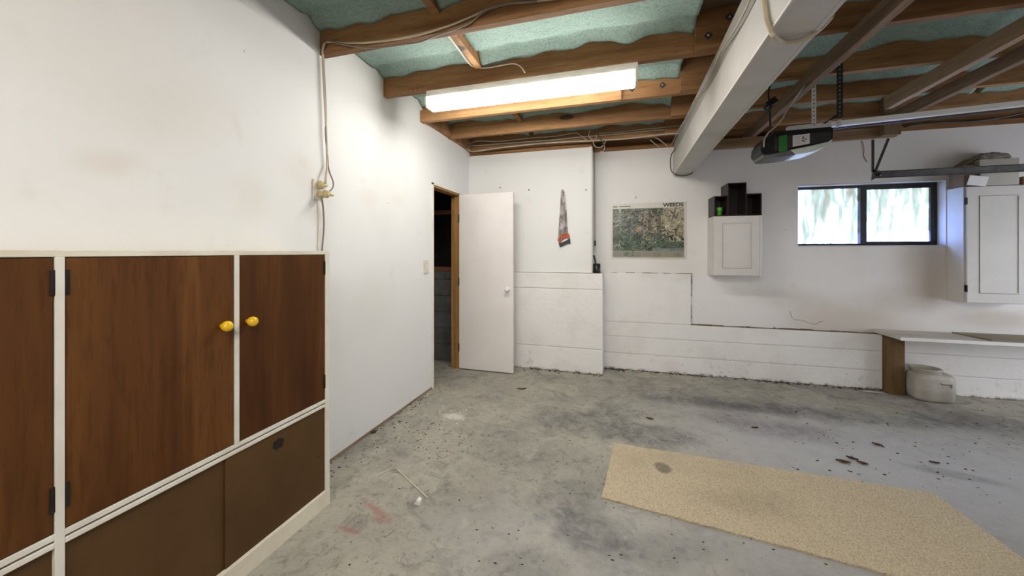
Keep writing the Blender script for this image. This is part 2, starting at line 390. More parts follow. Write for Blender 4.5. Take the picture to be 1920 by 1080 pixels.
# obscure glass with vertical flames in the pattern
m, nt, b = new_mat('obscure_glass')
nt.nodes.remove(b)
out = [n for n in nt.nodes if n.type == 'OUTPUT_MATERIAL'][0]
v = coords(nt, (16, 16, 3.4))
f = nz(nt, v, 1.0, 4, 0.6, 0.7)
top = N(nt, 'ShaderNodeSeparateXYZ'); nt.links.new(coords(nt), top.inputs[0])
th = mth(nt, 'ADD', f, mth(nt, 'MULTIPLY', top.outputs['Z'], 0.35))
col = ramp(nt, th, [(0.50, (0.97, 0.97, 0.97)), (0.66, (0.46, 0.44, 0.28)), (0.84, (0.37, 0.315, 0.19))])
tr = N(nt, 'ShaderNodeBsdfTransparent'); nt.links.new(col, tr.inputs[0])
gl = N(nt, 'ShaderNodeBsdfGlossy'); gl.inputs['Roughness'].default_value = 0.2
mx = N(nt, 'ShaderNodeMixShader'); mx.inputs[0].default_value = 0.05
nt.links.new(tr.outputs[0], mx.inputs[1]); nt.links.new(gl.outputs[0], mx.inputs[2]); nt.links.new(mx.outputs[0], out.inputs['Surface'])
M_GLASS = m

# printed picture: colours carried per face
m, nt, b = new_mat('poster_print')
at = N(nt, 'ShaderNodeAttribute'); at.attribute_name = 'Col'
nt.links.new(at.outputs['Color'], b.inputs['Base Color']); b.inputs['Roughness'].default_value = 0.35
M_PICT = m

# ------------------------------------------------------------------ mesh helpers
I4 = Matrix.Identity(4)
class MB:
    def __init__(s): s.bm = bmesh.new()
    def box(s, x0, x1, y0, y1, z0, z1, bev=0.0, M=None):
        b2 = bmesh.new()
        bmesh.ops.create_cube(b2, size=1.0)
        for v in b2.verts:
            v.co = Vector(((x0 + x1) / 2 + v.co.x * (x1 - x0), (y0 + y1) / 2 + v.co.y * (y1 - y0), (z0 + z1) / 2 + v.co.z * (z1 - z0)))
        if bev: bmesh.ops.bevel(b2, geom=b2.edges[:], offset=bev, segments=2, affect='EDGES', profile=0.6)
        s.merge(b2, M); return s
    def merge(s, b2, M=None):
        if M is not None: b2.transform(M)
        me = bpy.data.meshes.new('tmp'); b2.to_mesh(me); b2.free(); s.bm.from_mesh(me); bpy.data.meshes.remove(me)
    def prism(s, pts, ax, a0, a1, bev=0.0, M=None):
        """polygon pts in the plane square to ax ('x': (y,z), 'y': (x,z), 'z': (x,y)) pushed from a0 to a1"""
        b2 = bmesh.new()
        mk = {'x': lambda p, a: (a, p[0], p[1]), 'y': lambda p, a: (p[0], a, p[1]), 'z': lambda p, a: (p[0], p[1], a)}[ax]
        A = [b2.verts.new(mk(p, a0)) for p in pts]; B = [b2.verts.new(mk(p, a1)) for p in pts]
        b2.faces.new(A); b2.faces.new(B[::-1])
        n = len(pts)
        for i in range(n): b2.faces.new((A[i], B[i], B[(i + 1) % n], A[(i + 1) % n]))
        bmesh.ops.recalc_face_normals(b2, faces=b2.faces[:])
        if bev: bmesh.ops.bevel(b2, geom=b2.edges[:], offset=bev, segments=2, affect='EDGES', profile=0.6)
        s.merge(b2, M); return s
    def tube(s, pts, r, n=7, smooth=True, cap=True):
        pts = [Vector(p) for p in pts]
        if smooth and len(pts) > 2:
            P = [pts[0] * 2 - pts[1]] + pts + [pts[-1] * 2 - pts[-2]]
            out = []
            for i in range(1, len(P) - 2):
                a, b_, c, d = P[i - 1:i + 3]
                for k in range(5):
                    t = k / 5
                    out.append(0.5 * ((2 * b_) + (c - a) * t + (2 * a - 5 * b_ + 4 * c - d) * t * t + (3 * b_ - a - 3 * c + d) * t ** 3))
            out.append(pts[-1]); pts = out
        bm = s.bm; rings = []
        t0 = (pts[1] - pts[0]).normalized()
        up = Vector((0, 0, 1)) if abs(t0.z) < 0.9 else Vector((1, 0, 0))
        u = t0.cross(up).normalized()
        for i, p in enumerate(pts):
            t = (pts[min(i + 1, len(pts) - 1)] - pts[max(i - 1, 0)])
            t = t.normalized() if t.length > 1e-9 else t0
            u = (u - t * u.dot(t)); u = u.normalized() if u.length > 1e-6 else t.orthogonal().normalized()
            w = t.cross(u)
            rr = r(i / (len(pts) - 1)) if callable(r) else r
            rings.append([bm.verts.new(p + (u * math.cos(6.28318 * k / n) + w * math.sin(6.28318 * k / n)) * rr) for k in range(n)])
        for a, b_ in zip(rings, rings[1:]):
            for k in range(n):
                f = bm.faces.new((a[k], a[(k + 1) % n], b_[(k + 1) % n], b_[k])); f.smooth = True
        if cap:
            bm.faces.new(rings[0][::-1]); bm.faces.new(rings[-1])
        return s
    def lathe(s, prof, n=20, M=None, smooth=True):
        """(r, h) profile turned about local z"""
        b2 = bmesh.new(); rings = []
        for r, h in prof:
            rings.append([b2.verts.new((r * math.cos(6.28318 * k / n), r * math.sin(6.28318 * k / n), h)) for k in range(n)])
        for a, b_ in zip(rings, rings[1:]):
            for k in range(n):
                f = b2.faces.new((a[k], a[(k + 1) % n], b_[(k + 1) % n], b_[k])); f.smooth = smooth
        b2.faces.new(rings[0][::-1]); b2.faces.new(rings[-1])
        bmesh.ops.recalc_face_normals(b2, faces=b2.faces[:])
        s.merge(b2, M); return s
def wmat(o):
    m = o.matrix_basis
    return (wmat(o.parent) @ m) if o.parent else m
def obj(name, mb, mat, parent=None, M=None, smooth=None):
    """link a world-space mesh; M moves it first (wall frame to world)"""
    bm = mb.bm if isinstance(mb, MB) else mb
    me = bpy.data.meshes.new(name)
    if M is not None: bm.transform(M)
    if parent is not None: bm.transform(wmat(parent).inverted())
    bm.to_mesh(me); bm.free()
    me.materials.append(mat)
    if smooth is not None:
        for p in me.polygons: p.use_smooth = smooth
    o = bpy.data.objects.new(name, me); COL.objects.link(o)
    if parent is not None: o.parent = parent
    return o
def tag(o, label, cat, group=None):
    o['label'] = label; o['category'] = cat
    if group: o['group'] = group
    return o
def thing(name, label, cat, loc, rotz=0.0, group=None):
    o = bpy.data.objects.new(name, None); COL.objects.link(o)
    o.empty_display_size = 0.05
    o.location = loc; o.rotation_euler = (0, 0, rotz)
    return tag(o, label, cat, group)
def struct(o, label=None):
    o['kind'] = 'structure'
    if label: o['label'] = label
    return o
def bwthing(name, label, cat, u, y, z, group=None):
    return thing(name, label, cat, BW @ Vector((u, y, z)), BW_A, group)

# ------------------------------------------------------------------ the setting
XR, YB = 6.9, -2.6
ZC = 2.78
ZJ = 2.55
# floor
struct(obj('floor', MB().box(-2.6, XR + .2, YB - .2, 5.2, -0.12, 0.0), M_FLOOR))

# left wall with the doorway
DY0, DY1, DZ = 3.28, 3.90, 2.0
w = MB().box(-.1, 0, YB, DY0, 0, ZC).box(-.1, 0, DY1, 4.7, 0, ZC).box(-.1, 0, DY0, DY1, DZ, ZC)
wall_left = struct(obj('wall_left', w, M_LWALL))
# walls outside the frame
struct(obj('wall_front', MB().box(-.1, XR + .1, YB - .1, YB, 0, ZC), M_LWALL))
struct(obj('wall_right', MB().box(XR, XR + .1, YB, 1.8, 0, ZC).box(XR, XR + .1, 4.1, 4.75, 0, ZC).box(XR, XR + .1, 1.8, 4.1, 2.1, ZC), M_LWALL))

# outside the open doorway: driveway, and an unseen wall added to block blue sky
struct(obj('driveway', MB().box(XR + .1, 10.2, -6, 12, -.12, -.02), M_DRIVE))
struct(obj('wall_sky_block', MB().box(10.2, 10.4, -6, 12, -.12, 6.0), M_DRIVE))

# back wall: lined upper part (slightly out of square with the rest) with the window opening
DU = -0.03                       # face of the lining behind the face of the footing
u0, zt0 = on_bw(1496.3, 347.6, DU); u1, zb1 = on_bw(1774.0, 460.3, DU)
_, zt1 = on_bw(1772, 338.4, DU); _, zb0 = on_bw(1496.3, 459.9, DU)
WU0, WU1, WZ0, WZ1 = u0, u1, (zb0 + zb1) / 2, (zt0 + zt1) / 2
UE = 5.36
yb0, yb1 = -DU, -DU + 0.20
w = MB().box(-.25, WU0, yb0, yb1, 0, 2.5).box(WU1, UE, yb0, yb1, 0, 2.5).box(WU0, WU1, yb0, yb1, 0, WZ0).box(WU0, WU1, yb0, yb1, WZ1, 2.5)
wall_back = struct(obj('wall_back', w, M_BWALL, M=BW))
# footing courses
ZS, ZH = 0.54, 1.10
us, _ = on_bw(1296, 560, 0.0)
def course(u_a, u_b, y_a, y_b, z_a, z_b, M=BW, name='concrete_course', bev=.006, mat=None):
    return obj(name, MB().box(u_a, u_b, y_a, y_b, z_a, z_b, bev), mat or M_CONC_W, wall_back, M)
for za, zb in ((0, .185), (.185, .375), (.375, ZS)):
    course(-.05, 2.62, 0.0, .05, za + .001, zb, bev=.008); course(2.62, UE, 0.004, .05, za + .001, zb, bev=.008)
course(-.05, us, 0.0, .05, ZS, ZH, bev=.012)
for za, zb in ((0, .27), (.27, .925), (.925, ZH)):
    course(0.0, 1.585, 4.13, 4.45, za + .0015, zb, M=I4, bev=.009)
# lining panel over the left footing
obj('lining_panel', MB().box(0.0, 1.469, 4.165, 4.42, ZH + .004, 2.5, .004), M_LWALL, wall_back)
obj('corner_bead', MB().box(1.455, 1.475, 4.155, 4.165, ZH + .01, 2.5, .002), M_WPAINT, wall_back)
# top plate and rim board closing the wall to the floor above
obj('top_plate', MB().box(-.2, UE, .03, .14, 2.5, 2.55), M_JOIST, wall_back, BW)
obj('rim_board', MB().box(-.2, UE, .10, .20, 2.5, ZC), M_JOIST, wall_back, BW)
obj('rim_board', MB().box(-.1, 1.5, 4.42, 4.5, 0, ZC), M_JOIST, wall_back)
obj('top_plate', MB().box(0.0, 1.46, 4.20, 4.42, 2.5, 2.55), M_JOIST, wall_back)

# crack and ragged plaster line over the footing
crk = MB()
random.seed(6)
zz_ = ZS
while zz_ < ZH - .02:
    l = random.uniform(.015, .05)
    if random.random() < .8: crk.box(us - .001, us + random.uniform(.002, .007), .008, .028, zz_, zz_ + l)
    zz_ += l
o = obj('edge_grime', crk, M_GRIME, wall_back, BW); o['kind'] = 'stuff'
crk = MB()
random.seed(5)
pts = [on_bw(x, y, DU + .001) for x, y in ((1481, 583), (1484, 594), (1490, 600), (1502, 600), (1510, 603), (1520, 607), (1530, 608), (1536, 604), (1543, 602))]
crk.tube([(p[0], -DU, p[1]) for p in pts], .0016, 5, smooth=False)
obj('plaster_crack', crk, M_DEB, wall_back, BW)
led = MB()
x = us
while x < 2.6:
    l = random.uniform(.02, .09)
    led.box(x, x + l, .004, .034, ZS, ZS + random.uniform(.004, .013)); x += l
o = obj('ledge_grime', led, M_GRIME, wall_back, BW); o['kind'] = 'stuff'
led = MB(); x = 0.05
while x < us - .02:
    l = random.uniform(.02, .07)
    if random.random() < .7: led.box(x, x + l, .006, .034, ZH - .001, ZH + random.uniform(.001, .004))
    x += l
o = obj('ledge_grime', led, M_GRIME, wall_back, BW); o['kind'] = 'stuff'

# skirting strip along the left wall
struct(obj('baseboard_left', MB().box(0, .006, 1.6, DY0 - .04, 0.0, .018), simple('bare_bottom_plate', (.30, .215, .13), (.16, .11, .065), 9, .8, (1, .3, 1))))

# store room beyond the doorway
obj('sill_plate', MB().box(-2.5, -.1, 4.16, 4.27, 1.10, 1.15), M_REDT, wall_back)
obj('rail_timber', MB().box(-2.5, -.1, 4.20, 4.27, 1.81, 1.86), M_REDT, wall_back)
for za in (0, .2, .4, .6, .8, 1.0):
    zb = min(za + .2, 1.10)
    xo = -2.5 + (.2 if int(za * 5 + .1) % 2 else 0)
    xx = -2.5
    while xx < -.1:
        x2 = min(xo + .4 if xx == -2.5 else xx + .4, -.1)
        obj('concrete_block', MB().box(xx + .002, x2 - .002, 4.13, 4.27, za + .002, zb - .002, .006), M_BLOCK, wall_back)
        xx = x2
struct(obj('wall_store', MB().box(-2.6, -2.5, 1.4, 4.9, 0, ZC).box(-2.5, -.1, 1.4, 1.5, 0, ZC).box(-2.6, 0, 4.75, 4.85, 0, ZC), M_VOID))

# ------------------------------------------------------------------ ceiling: boards, joists, blocking, insulation
ceiling = struct(obj('ceiling', MB().box(-2.6, XR + .1, YB - .1, 4.9, ZC, ZC + .04), M_SUB))
JY = [-2.35, -1.75, -1.15, -.55, .05, .65, 1.25, 1.845, 2.48, 3.07, 3.60, 4.13]
JT = 0.047
def wbox(x0, x1, y0, y1, z0, z1, bev=.003): return MB().box(x0, x1, y0, y1, z0, z1, bev)
joists_l, joists_r = [], []
for j in JY:
    joists_l.append(obj('joist', wbox(0.001, 2.62, j, j + JT, ZJ, ZC), M_JOIST, ceiling))
    joists_r.append(obj('joist', wbox(2.206, XR, j - JT - .001, j - .001, ZJ, ZC), M_JOIST, ceiling))
iL = JY.index(2.48)
def bolt(parent, p, s=.021):
    x, y, z = p
    pl = MB().prism([(x - s, z), (x, z - s), (x + s, z), (x, z + s)], 'y', y - .004, y + .0005)
    pl = obj('bolt_plate', pl, M_PLATEB, parent)
    return pl
def bolt_nut(parent, p):
    x, y, z = p
    return obj('bolt_head', MB().lathe([(.007, 0), (.007, .006), (.003, .009)], 8, Matrix.Translation((x, y - .004, z)) @ Matrix.Rotation(math.pi / 2, 4, 'X')), M_NUT, parent)
for jo, y, pxs in ((joists_r[iL], 2.48 - JT - .001, ((1328, 67), (1368, 32))), (joists_l[iL + 1], 3.07, ((1185, 167), (1242, 160)))):
    for q in pxs[:2]:
        p = on_y(q[0], q[1], y)
        bolt(jo, p, .024); bolt_nut(jo, p)
# blocking between joists
for a, c in zip(JY, JY[1:]):
    if c > 4.0: continue
    obj('nogging', wbox(.775, .822, a + JT, c, 2.655, ZC, .002), M_JOIST, ceiling)
    obj('nogging', wbox(4.6, 4.647, a, c - JT, 2.655, ZC, .002), M_JOIST, ceiling)
# packing strip on the joist behind the lamp
p0 = on_y(1165, 182, 3.045)
obj('packing_strip', wbox(.004, p0.x, 3.022, 3.069, 2.535, 2.64, .003), M_PACK, ceiling)
# plate along the left wall and chalk scribble on the second joist
obj('wall_plate', wbox(.001, .045, 3.118, 4.129, 2.556, 2.68, .002), M_JOIST, ceiling)
ck = MB()
for st in (((746, 164), (746, 177), (752, 176)), ((757, 166), (756, 174), (763, 175), (764, 167), (758, 165)), ((769, 165), (770, 174)), ((778, 163), (778, 173)), ((778, 168), (787, 167)), ((787, 162), (788, 172))):
    ck.tube([on_y(a, b_, 2.4795) for a, b_ in st], .0012, 5, smooth=False)
obj('chalk_marks', ck, simple('chalk', (.42, .31, .21), (.33, .23, .15), 60, .9), joists_l[iL])
# insulation batts
def batt(x0, x1, y0, y1, seed, low=0.0):
    bm = bmesh.new()
    nx = max(2, int((x1 - x0) / .022)); ny = max(6, int((y1 - y0) / .022))
    g = []
    for i in range(nx + 1):
        row = []
        for k in range(ny + 1):
            x = x0 + (x1 - x0) * i / nx; y = y0 + (y1 - y0) * k / ny
            z = 2.735 - low + .022 * noise.noise(Vector((x * 2.1 + seed, y * 2.3, seed))) + .007 * noise.noise(Vector((x * 11, y * 11 + seed, 3.1)))
            ef = (y1 - y) / .055; en = (y - y0) / .05
            s = .034 + .032 * noise.noise(Vector((x * 4.5 + seed * 3, 2.0, seed))) + .012 * noise.noise(Vector((x * 9 + seed, 5.0, seed)))
            z -= s * math.exp(-ef * ef) ; z -= .03 * math.exp(-en * en)
            z += .028 * math.exp(-((ef - 1.7) / .55) ** 2) * (0.6 + .8 * noise.noise(Vector((x * 8, 9.0, seed))))
            ex = min(x - x0, x1 - x) / .05
            z -= .02 * math.exp(-ex * ex)
            row.append(bm.verts.new((x, y, z)))
        g.append(row)
    for i in range(nx):
        for k in range(ny):
            f = bm.faces.new((g[i][k], g[i][k + 1], g[i + 1][k + 1], g[i + 1][k])); f.smooth = True
    # turn the rim up to the boards so that the batt is closed
    rim = [g[i][0] for i in range(nx + 1)] + [g[nx][k] for k in range(1, ny + 1)] + [g[i][ny] for i in range(nx - 1, -1, -1)] + [g[0][k] for k in range(ny - 1, 0, -1)]
    topv = [bm.verts.new((v.co.x, v.co.y, ZC - .002)) for v in rim]
    for i in range(len(rim)):
        bm.faces.new((rim[i], rim[(i + 1) % len(rim)], topv[(i + 1) % len(rim)], topv[i]))
    bmesh.ops.recalc_face_normals(bm, faces=bm.faces[:])
    obj('insulation_batt', bm, M_INSUL, ceiling)
for i, (a, c) in enumerate(zip(JY, JY[1:])):
    if c < 1.0: continue
    far = c > 4.0
    batt(.003, .773, a + JT + .001, c - .001, i * 1.7, .0)
    batt(.824, 2.205, a + JT + .001, c - .001, i * 2.3 + 5, .012)
    batt(2.625, 4.598, a + .001, c - JT - .002, i * 2.9 + 9, .02)
    batt(4.649, 6.89, a + .001, c - JT - .002, i * 3.1 + 2, .02)

# ------------------------------------------------------------------ doorway, door and its frame
d1 = thing('door_1', 'white flush door standing open against the back wall', 'door', (0, DY1, 0))
del d1['category']; struct(d1)
fr = MB().box(-.1, -.002, DY1 - .012, DY1 + .001, 0, DZ, .002)
obj('door_jamb', fr, M_JAMB, d1)
obj('door_jamb', MB().box(-.1, -.002, DY0 - .001, DY0 + .012, 0, DZ, .002), M_JAMB, d1)
obj('door_head', MB().box(-.1, -.002, DY0, DY1, DZ - .018, DZ + .001, .002), M_JAMB, d1)
obj('door_stop', MB().box(-.06, -.045, DY1 - .024, DY1 - .012, 0, DZ - .018, .001), M_JAMB, d1)
obj('architrave', MB().box(-.004, .008, DY0 - .035, DY0 - .001, 0, DZ + .02, .002), M_STILE, d1)
obj('architrave', MB().box(-.004, .008, DY0 - .035, DY1 + .01, DZ, DZ + .02, .002), M_STILE, d1)
leaf = obj('door_leaf', MB().box(.004, .645, 3.875, 3.910, .012, 1.992, .002), M_DOORP, d1)
kb = on_y(950, 543, 3.83)
KM = Matrix.Translation((kb.x, 3.875, kb.z)) @ Matrix.Rotation(math.pi / 2, 4, 'X')
obj('door_knob', MB().lathe([(.026, 0), (.026, .004), (.010, .008), (.010, .028), (.022, .036), (.027, .046), (.024, .056), (.012, .061)], 20, KM), M_KNOBW, leaf)
for z in (.25, 1.0, 1.72):
    obj('hinge', MB().lathe([(.006, -.045), (.006, .045)], 10, Matrix.Translation((.002, 3.872, z))), M_HINGE, leaf)

# ------------------------------------------------------------------ window
win = thing('window_1', 'sliding window with dark frame and obscure glass', 'window', BW @ Vector((WU0, yb0 + .12, WZ0)), BW_A)
del win['category']; struct(win)
fy0, fy1 = yb0 + .095, yb0 + .14
t = .028
fw_ = MB().box(WU0, WU1, fy0, fy1, WZ0, WZ0 + t * .7, .002).box(WU0, WU1, fy0, fy1, WZ1 - t, WZ1, .002).box(WU0, WU0 + t, fy0, fy1, WZ0, WZ1, .002).box(WU1 - t, WU1, fy0, fy1, WZ0, WZ1, .002)
obj('window_frame', fw_, M_ALU, win, BW)
um, _ = on_bw(1618, 400, DU - .1)
obj('mullion', MB().box(um - .026, um + .026, fy0 - .006, fy1, WZ0 + .01, WZ1 - .01, .002), M_ALU, win, BW)
s0, s1 = um + .02, WU1 - t + .004
sash = MB().box(s0, s1, fy0 - .002, fy0 + .02, WZ0 + .016, WZ0 + .040, .003).box(s0, s1, fy0 - .002, fy0 + .02, WZ1 - .052, WZ1 - .022, .003).box(s1 - .03, s1, fy0 - .002, fy0 + .02, WZ0 + .016, WZ1 - .022, .003)
obj('sliding_sash', sash, M_ALU, win, BW)
zc_ = (WZ0 + WZ1) / 2
for a, c, yy in ((WU0 + t * .5, um, fy1 - .012), (um, WU1 - t, fy0 + .012)):
    bm = MB().box(a, c, yy, yy + .004, WZ0 + .01, WZ1 - .01)
    g = obj('pane', bm, M_GLASS, win, BW)
rev = MB().box(WU0 - .004, WU1 + .004, yb0 - .012, fy0, WZ0 - .012, WZ0, .002)
obj('window_sill', rev, M_WPAINT, win, BW)
obj('window_lining', MB().box(WU1 - .004, WU1 + .003, yb0 - .004, fy0, WZ0, WZ1, .001), M_WPAINT, win, BW)
obj('window_lining', MB().box(WU0, WU1, yb0 - .004, fy0, WZ1 - .004, WZ1 + .003, .001), M_WPAINT, win, BW)

# ------------------------------------------------------------------ boxed beam
BX0, BX1, BZ = 2.325, 2.502, 2.18
beam = thing('support_beam', 'white painted box beam crossing under the ceiling joists to the back wall', 'beam', (2.41, 1.0, BZ))
obj('beam_side', wbox(BX0, BX0 + .02, YB, 4.405, BZ, 2.40, .003), M_BEAMP, beam)
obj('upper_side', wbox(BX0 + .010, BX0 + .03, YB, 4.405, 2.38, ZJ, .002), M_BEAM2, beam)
obj('beam_side', wbox(BX1 - .02, BX1, YB, 4.41, BZ, ZJ, .003), M_BEAMP, beam)
obj('beam_soffit', wbox(BX0 + .02, BX1 - .02, YB, 4.405, BZ + .001, BZ + .021, .001), M_BEAMP, beam)
obj('edge_bead', wbox(BX0 - .003, BX0 + .003, YB, 4.405, BZ - .003, BZ + .004, .001), M_STILE, beam)

# ------------------------------------------------------------------ built-in cupboard on the left
FX = 0.29
cup = thing('storage_cupboard', 'low built-in cupboard with mahogany doors and cream frame along the left wall', 'cupboard', (.15, .87, 0))
CY0, CY1, CT = .12, 1.612, 1.345
def cpart(n, x0, x1, y0, y1, z0, z1, mat, bev=.002, par=cup): return obj(n, MB().box(x0, x1, y0, y1, z0, z1, bev), mat, par)
cpart('side_panel', .001, FX - .012, CY1 - .016, CY1, 0, CT - .018, M_CREAM)
cpart('side_panel', .001, FX - .012, CY0, CY0 + .016, 0, CT - .018, M_CREAM)
cpart('back_panel', .001, .007, CY0, CY1, .02, CT - .02, M_CREAM)
cpart('top_board', .001, FX - .004, CY0 - .005, CY1 + .003, CT - .018, CT, M_CREAM)
cpart('inner_shelf', .008, FX - .02, CY0, CY1, .54, .556, M_CREAM)
cpart('top_rail', FX - .02, FX, CY0, CY1, CT - .0195, CT - .0005, M_CREAM)
ystl = [(CY0, CY0 + .028), (.6166, .6358), (1.108, 1.1274), (1.583, CY1)]
for i, (a, c) in enumerate(ystl):
    cpart('stile', FX - .02, FX + .001, a, c, 0.0 if i != 2 else .565, CT - .019, M_STILE)
cpart('middle_rail', FX - .02, FX - .0005, CY0, CY1, .547, .565, M_STILE)
cpart('slide_track', FX - .02, FX + .0005, CY0 + .028, .6166, .526, .541, M_STILE)
cpart('slide_track', FX - .02, FX + .0005, .6358, 1.583, .526, .541, M_STILE)
cpart('track_groove', FX - .02, FX - .010, CY0, CY1, .538, .549, M_HINGE)
cpart('plinth_rail', FX - .02, FX + .003, .6358, CY1, 0.0, .082, M_CREAM)
cpart('plinth_rail', FX - .02, FX + .003, CY0, .6166, 0.0, .082, M_CREAM)
cpart('plinth_bead', FX - .012, FX - .003, CY0 + .03, 1.583, .082, .088, M_STILE)
for (a, c), kside, hside in zip(((CY0 + .028, .6166), (.6358, 1.108), (1.1274, 1.583)), (-1, 1, -1), (1, -1, 1)):
    d = cpart('door', FX - .018, FX - .002, a + .0025, c - .0025, .568, CT - .022, M_VENEER, .0015)
    ky = (c - .05) if kside > 0 else (a + .034)
    K = Matrix.Translation((FX - .002, ky, 1.052)) @ Matrix.Rotation(math.pi / 2, 4, 'Y')
    if not (kside < 0 and a < .5):
        obj('knob', MB().lathe([(.009, 0), (.0095, .006), (.013, .012), (.0185, .021), (.0205, .030), (.019, .039), (.013, .046), (.005, .049)], 20, K), M_YEL, d)
    else:
        obj('knob', MB().lathe([(.009, 0), (.0095, .006), (.013, .012), (.0185, .021), (.0205, .030), (.019, .039), (.013, .046), (.005, .049)], 20, K), M_YEL, d)
    hy = (c - .008) if hside > 0 else (a + .001)
    for z in (.66, 1.255):
        obj('hinge', MB().box(FX - .003, FX + .0015, hy - .002 + (.002 if hside < 0 else 0), hy + .008, z - .035, z + .035, .001), M_HINGE, d)
slide = M_SLIDE
a1 = cpart('sliding_panel', FX - .0185, FX - .013, .6358, 1.082, .086, .53, slide, .0008)
a2 = cpart('sliding_panel', FX - .0115, FX - .005, 1.076, 1.583, .086, .53, slide, .0008)
a3 = cpart('sliding_panel', FX - .0185, FX - .013, CY0 + .028, .6166, .086, .53, slide, .0008)
# dark worn patch where a pull used to be, and the finger hole
q = on_x(522, 832, FX - .0045)
obj('worn_patch', MB().prism([(q.y + .030 * r * math.cos(t), q.z + .024 * r * math.sin(t)) for t, r in [(k * .4833, 1 + .16 * math.sin(3 * k)) for k in range(13)]], 'x', FX - .0052, FX - .0045), M_HINGE, a2)
q = on_x(599, 856, FX - .0045)
obj('finger_hole', MB().lathe([(.006, 0), (.006, .001)], 12, Matrix.Translation((FX - .0052, q.y, q.z)) @ Matrix.Rotation(math.pi / 2, 4, 'Y')), M_HOLE, a2)

# ------------------------------------------------------------------ lamp fittings
def lamp(x0, x1, y, label):
    L = thing('fluorescent_light', label, 'light', ((x0 + x1) / 2, y + .068, 2.55))
    obj('base_board', MB().box(x0 + .012, x1 + .004, y + .002, y + .14, 2.503, 2.5495, .002), M_FIXB, L)
    df = MB().prism([(y, 2.502), (y, 2.455), (y + .018, 2.432), (y + .117, 2.432), (y + .135, 2.455), (y + .135, 2.502)], 'x', x0 + .014, x1 - .014)
    obj('diffuser', df, M_LAMP, L)
    for a in (x0, x1 - .012):
        e = MB().prism([(y - .002, 2.503), (y - .002, 2.453), (y + .017, 2.429), (y + .118, 2.429), (y + .137, 2.453), (y + .137, 2.503)], 'x', a, a + .014, .001)
        obj('end_cap', e, M_CAP, L)
    return L
lamp(.36, 1.878, 2.48, 'lit fluorescent batten light under the joists near the back wall')
lamp(.66, 2.18, -.42, 'added unseen fluorescent fill light just behind the camera')  # unseen fitting added to brighten the room
lamp(.66, 2.18, -1.9, 'added unseen fluorescent fill light near the front wall')  # another unseen fitting, added to even out the left wall

# ------------------------------------------------------------------ battens, ledger and hanger
o = obj('ceiling_batten', wbox(2.98, 3.026, YB, 4.36, 2.452, ZJ - .001), M_BATTEN); tag(o, 'grey-brown batten nailed under the joists just right of the white beam', 'batten')
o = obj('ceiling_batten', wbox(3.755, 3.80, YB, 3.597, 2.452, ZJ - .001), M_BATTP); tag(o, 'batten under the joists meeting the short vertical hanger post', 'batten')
o = obj('ceiling_batten', wbox(4.03, 4.075, YB, 4.02, 2.462, ZJ - .001), M_BATTEN); tag(o, 'thin batten under the joists, rightmost of the three battens', 'batten')
q0 = on_y(1400, 276, 4.2)
led_ = thing('timber_hanger', 'L-shaped timber hanger, a long level board with a short upright at its right end', 'hanger', (4.0, 4.1, 2.356))
obj('level_board', wbox(2.51, 4.11, 4.085, 4.13, 2.356, 2.451), M_LEDGER, led_)
obj('upright', wbox(3.985, 4.11, 4.033, 4.0815, 2.362, 2.775), M_BATTZ, led_)

# ------------------------------------------------------------------ garage door opener
OY0, OY1 = 2.95, 3.15
op = thing('door_opener', 'black garage door opener with green tape and white sticker hanging from the joists', 'opener', (2.92, 3.05, 2.0))
prof = [(2.705, 2.03), (2.715, 2.0), (2.74, 1.990), (2.80, 1.992), (2.90, 2.008), (3.00, 2.028), (3.08, 2.052), (3.122, 2.085), (3.125, 2.12), (3.125, 2.165), (3.11, 2.175), (2.80, 2.172), (2.78, 2.15), (2.735, 2.14), (2.71, 2.09)]
prof = [(2.705, 2.035), (2.72, 2.015), (2.76, 2.012), (2.86, 2.030), (3.0, 2.052), (3.10, 2.072), (3.125, 2.09), (3.126, 2.155), (3.115, 2.17), (2.79, 2.168), (2.775, 2.145), (2.735, 2.13), (2.71, 2.085)]
body = obj('body', MB().prism(prof, 'y', OY0, OY1, .004), M_BLACK, op)
obj('side_cover', MB().prism([(2.79, 2.035), (3.112, 2.082), (3.114, 2.140), (2.79, 2.125)], 'y', OY0 - .004, OY0 + .001, .001), M_CHAR, body)
lens = [(2.885, 2.034), (3.0, 2.052), (3.10, 2.072), (3.124, 2.09), (3.118, 2.068), (3.085, 2.04), (3.02, 2.014), (2.95, 2.003), (2.915, 2.000)]
obj('light_lens', MB().prism(lens, 'y', OY0 + .004, OY1 - .004, .002), M_LENS, op)
sm = [(2.72, 2.014), (2.76, 2.011), (2.885, 2.033), (2.915, 2.000), (2.84, 1.992), (2.76, 1.990), (2.725, 1.995)]
obj('smoked_lens', MB().prism(sm, 'y', OY0 + .004, OY1 - .004, .002), M_GLENS, op)
obj('green_tape', MB().prism([(2.815, 2.022), (2.862, 2.029), (2.862, 2.138), (2.815, 2.130)], 'y', OY0 - .0055, OY0 - .0035), M_GREEN, op)
stk = obj('sticker', MB().prism([(2.895, 2.052), (2.992, 2.066), (2.992, 2.134), (2.895, 2.128)], 'y', OY0 - .0055, OY0 - .0035), M_LABELW, op)
pr = MB()
for k in range(7):
    zz = 2.118 - k * .0085
    pr.box(2.902, 2.902 + (.034 if k else .08), OY0 - .0059, OY0 - .0053, zz + .0005 * k, zz + .002 + .0005 * k)
obj('sticker_print', pr, M_PRINT, stk)
pr = MB()
random.seed(8)
for k in range(9):
    a = 2.945 + random.random() * .028; z = 2.075 + random.random() * .038
    pr.box(a, a + random.uniform(.006, .016), OY0 - .0061, OY0 - .0054, z, z + random.uniform(.003, .008), 0, Matrix.Translation((0, 0, 0)))
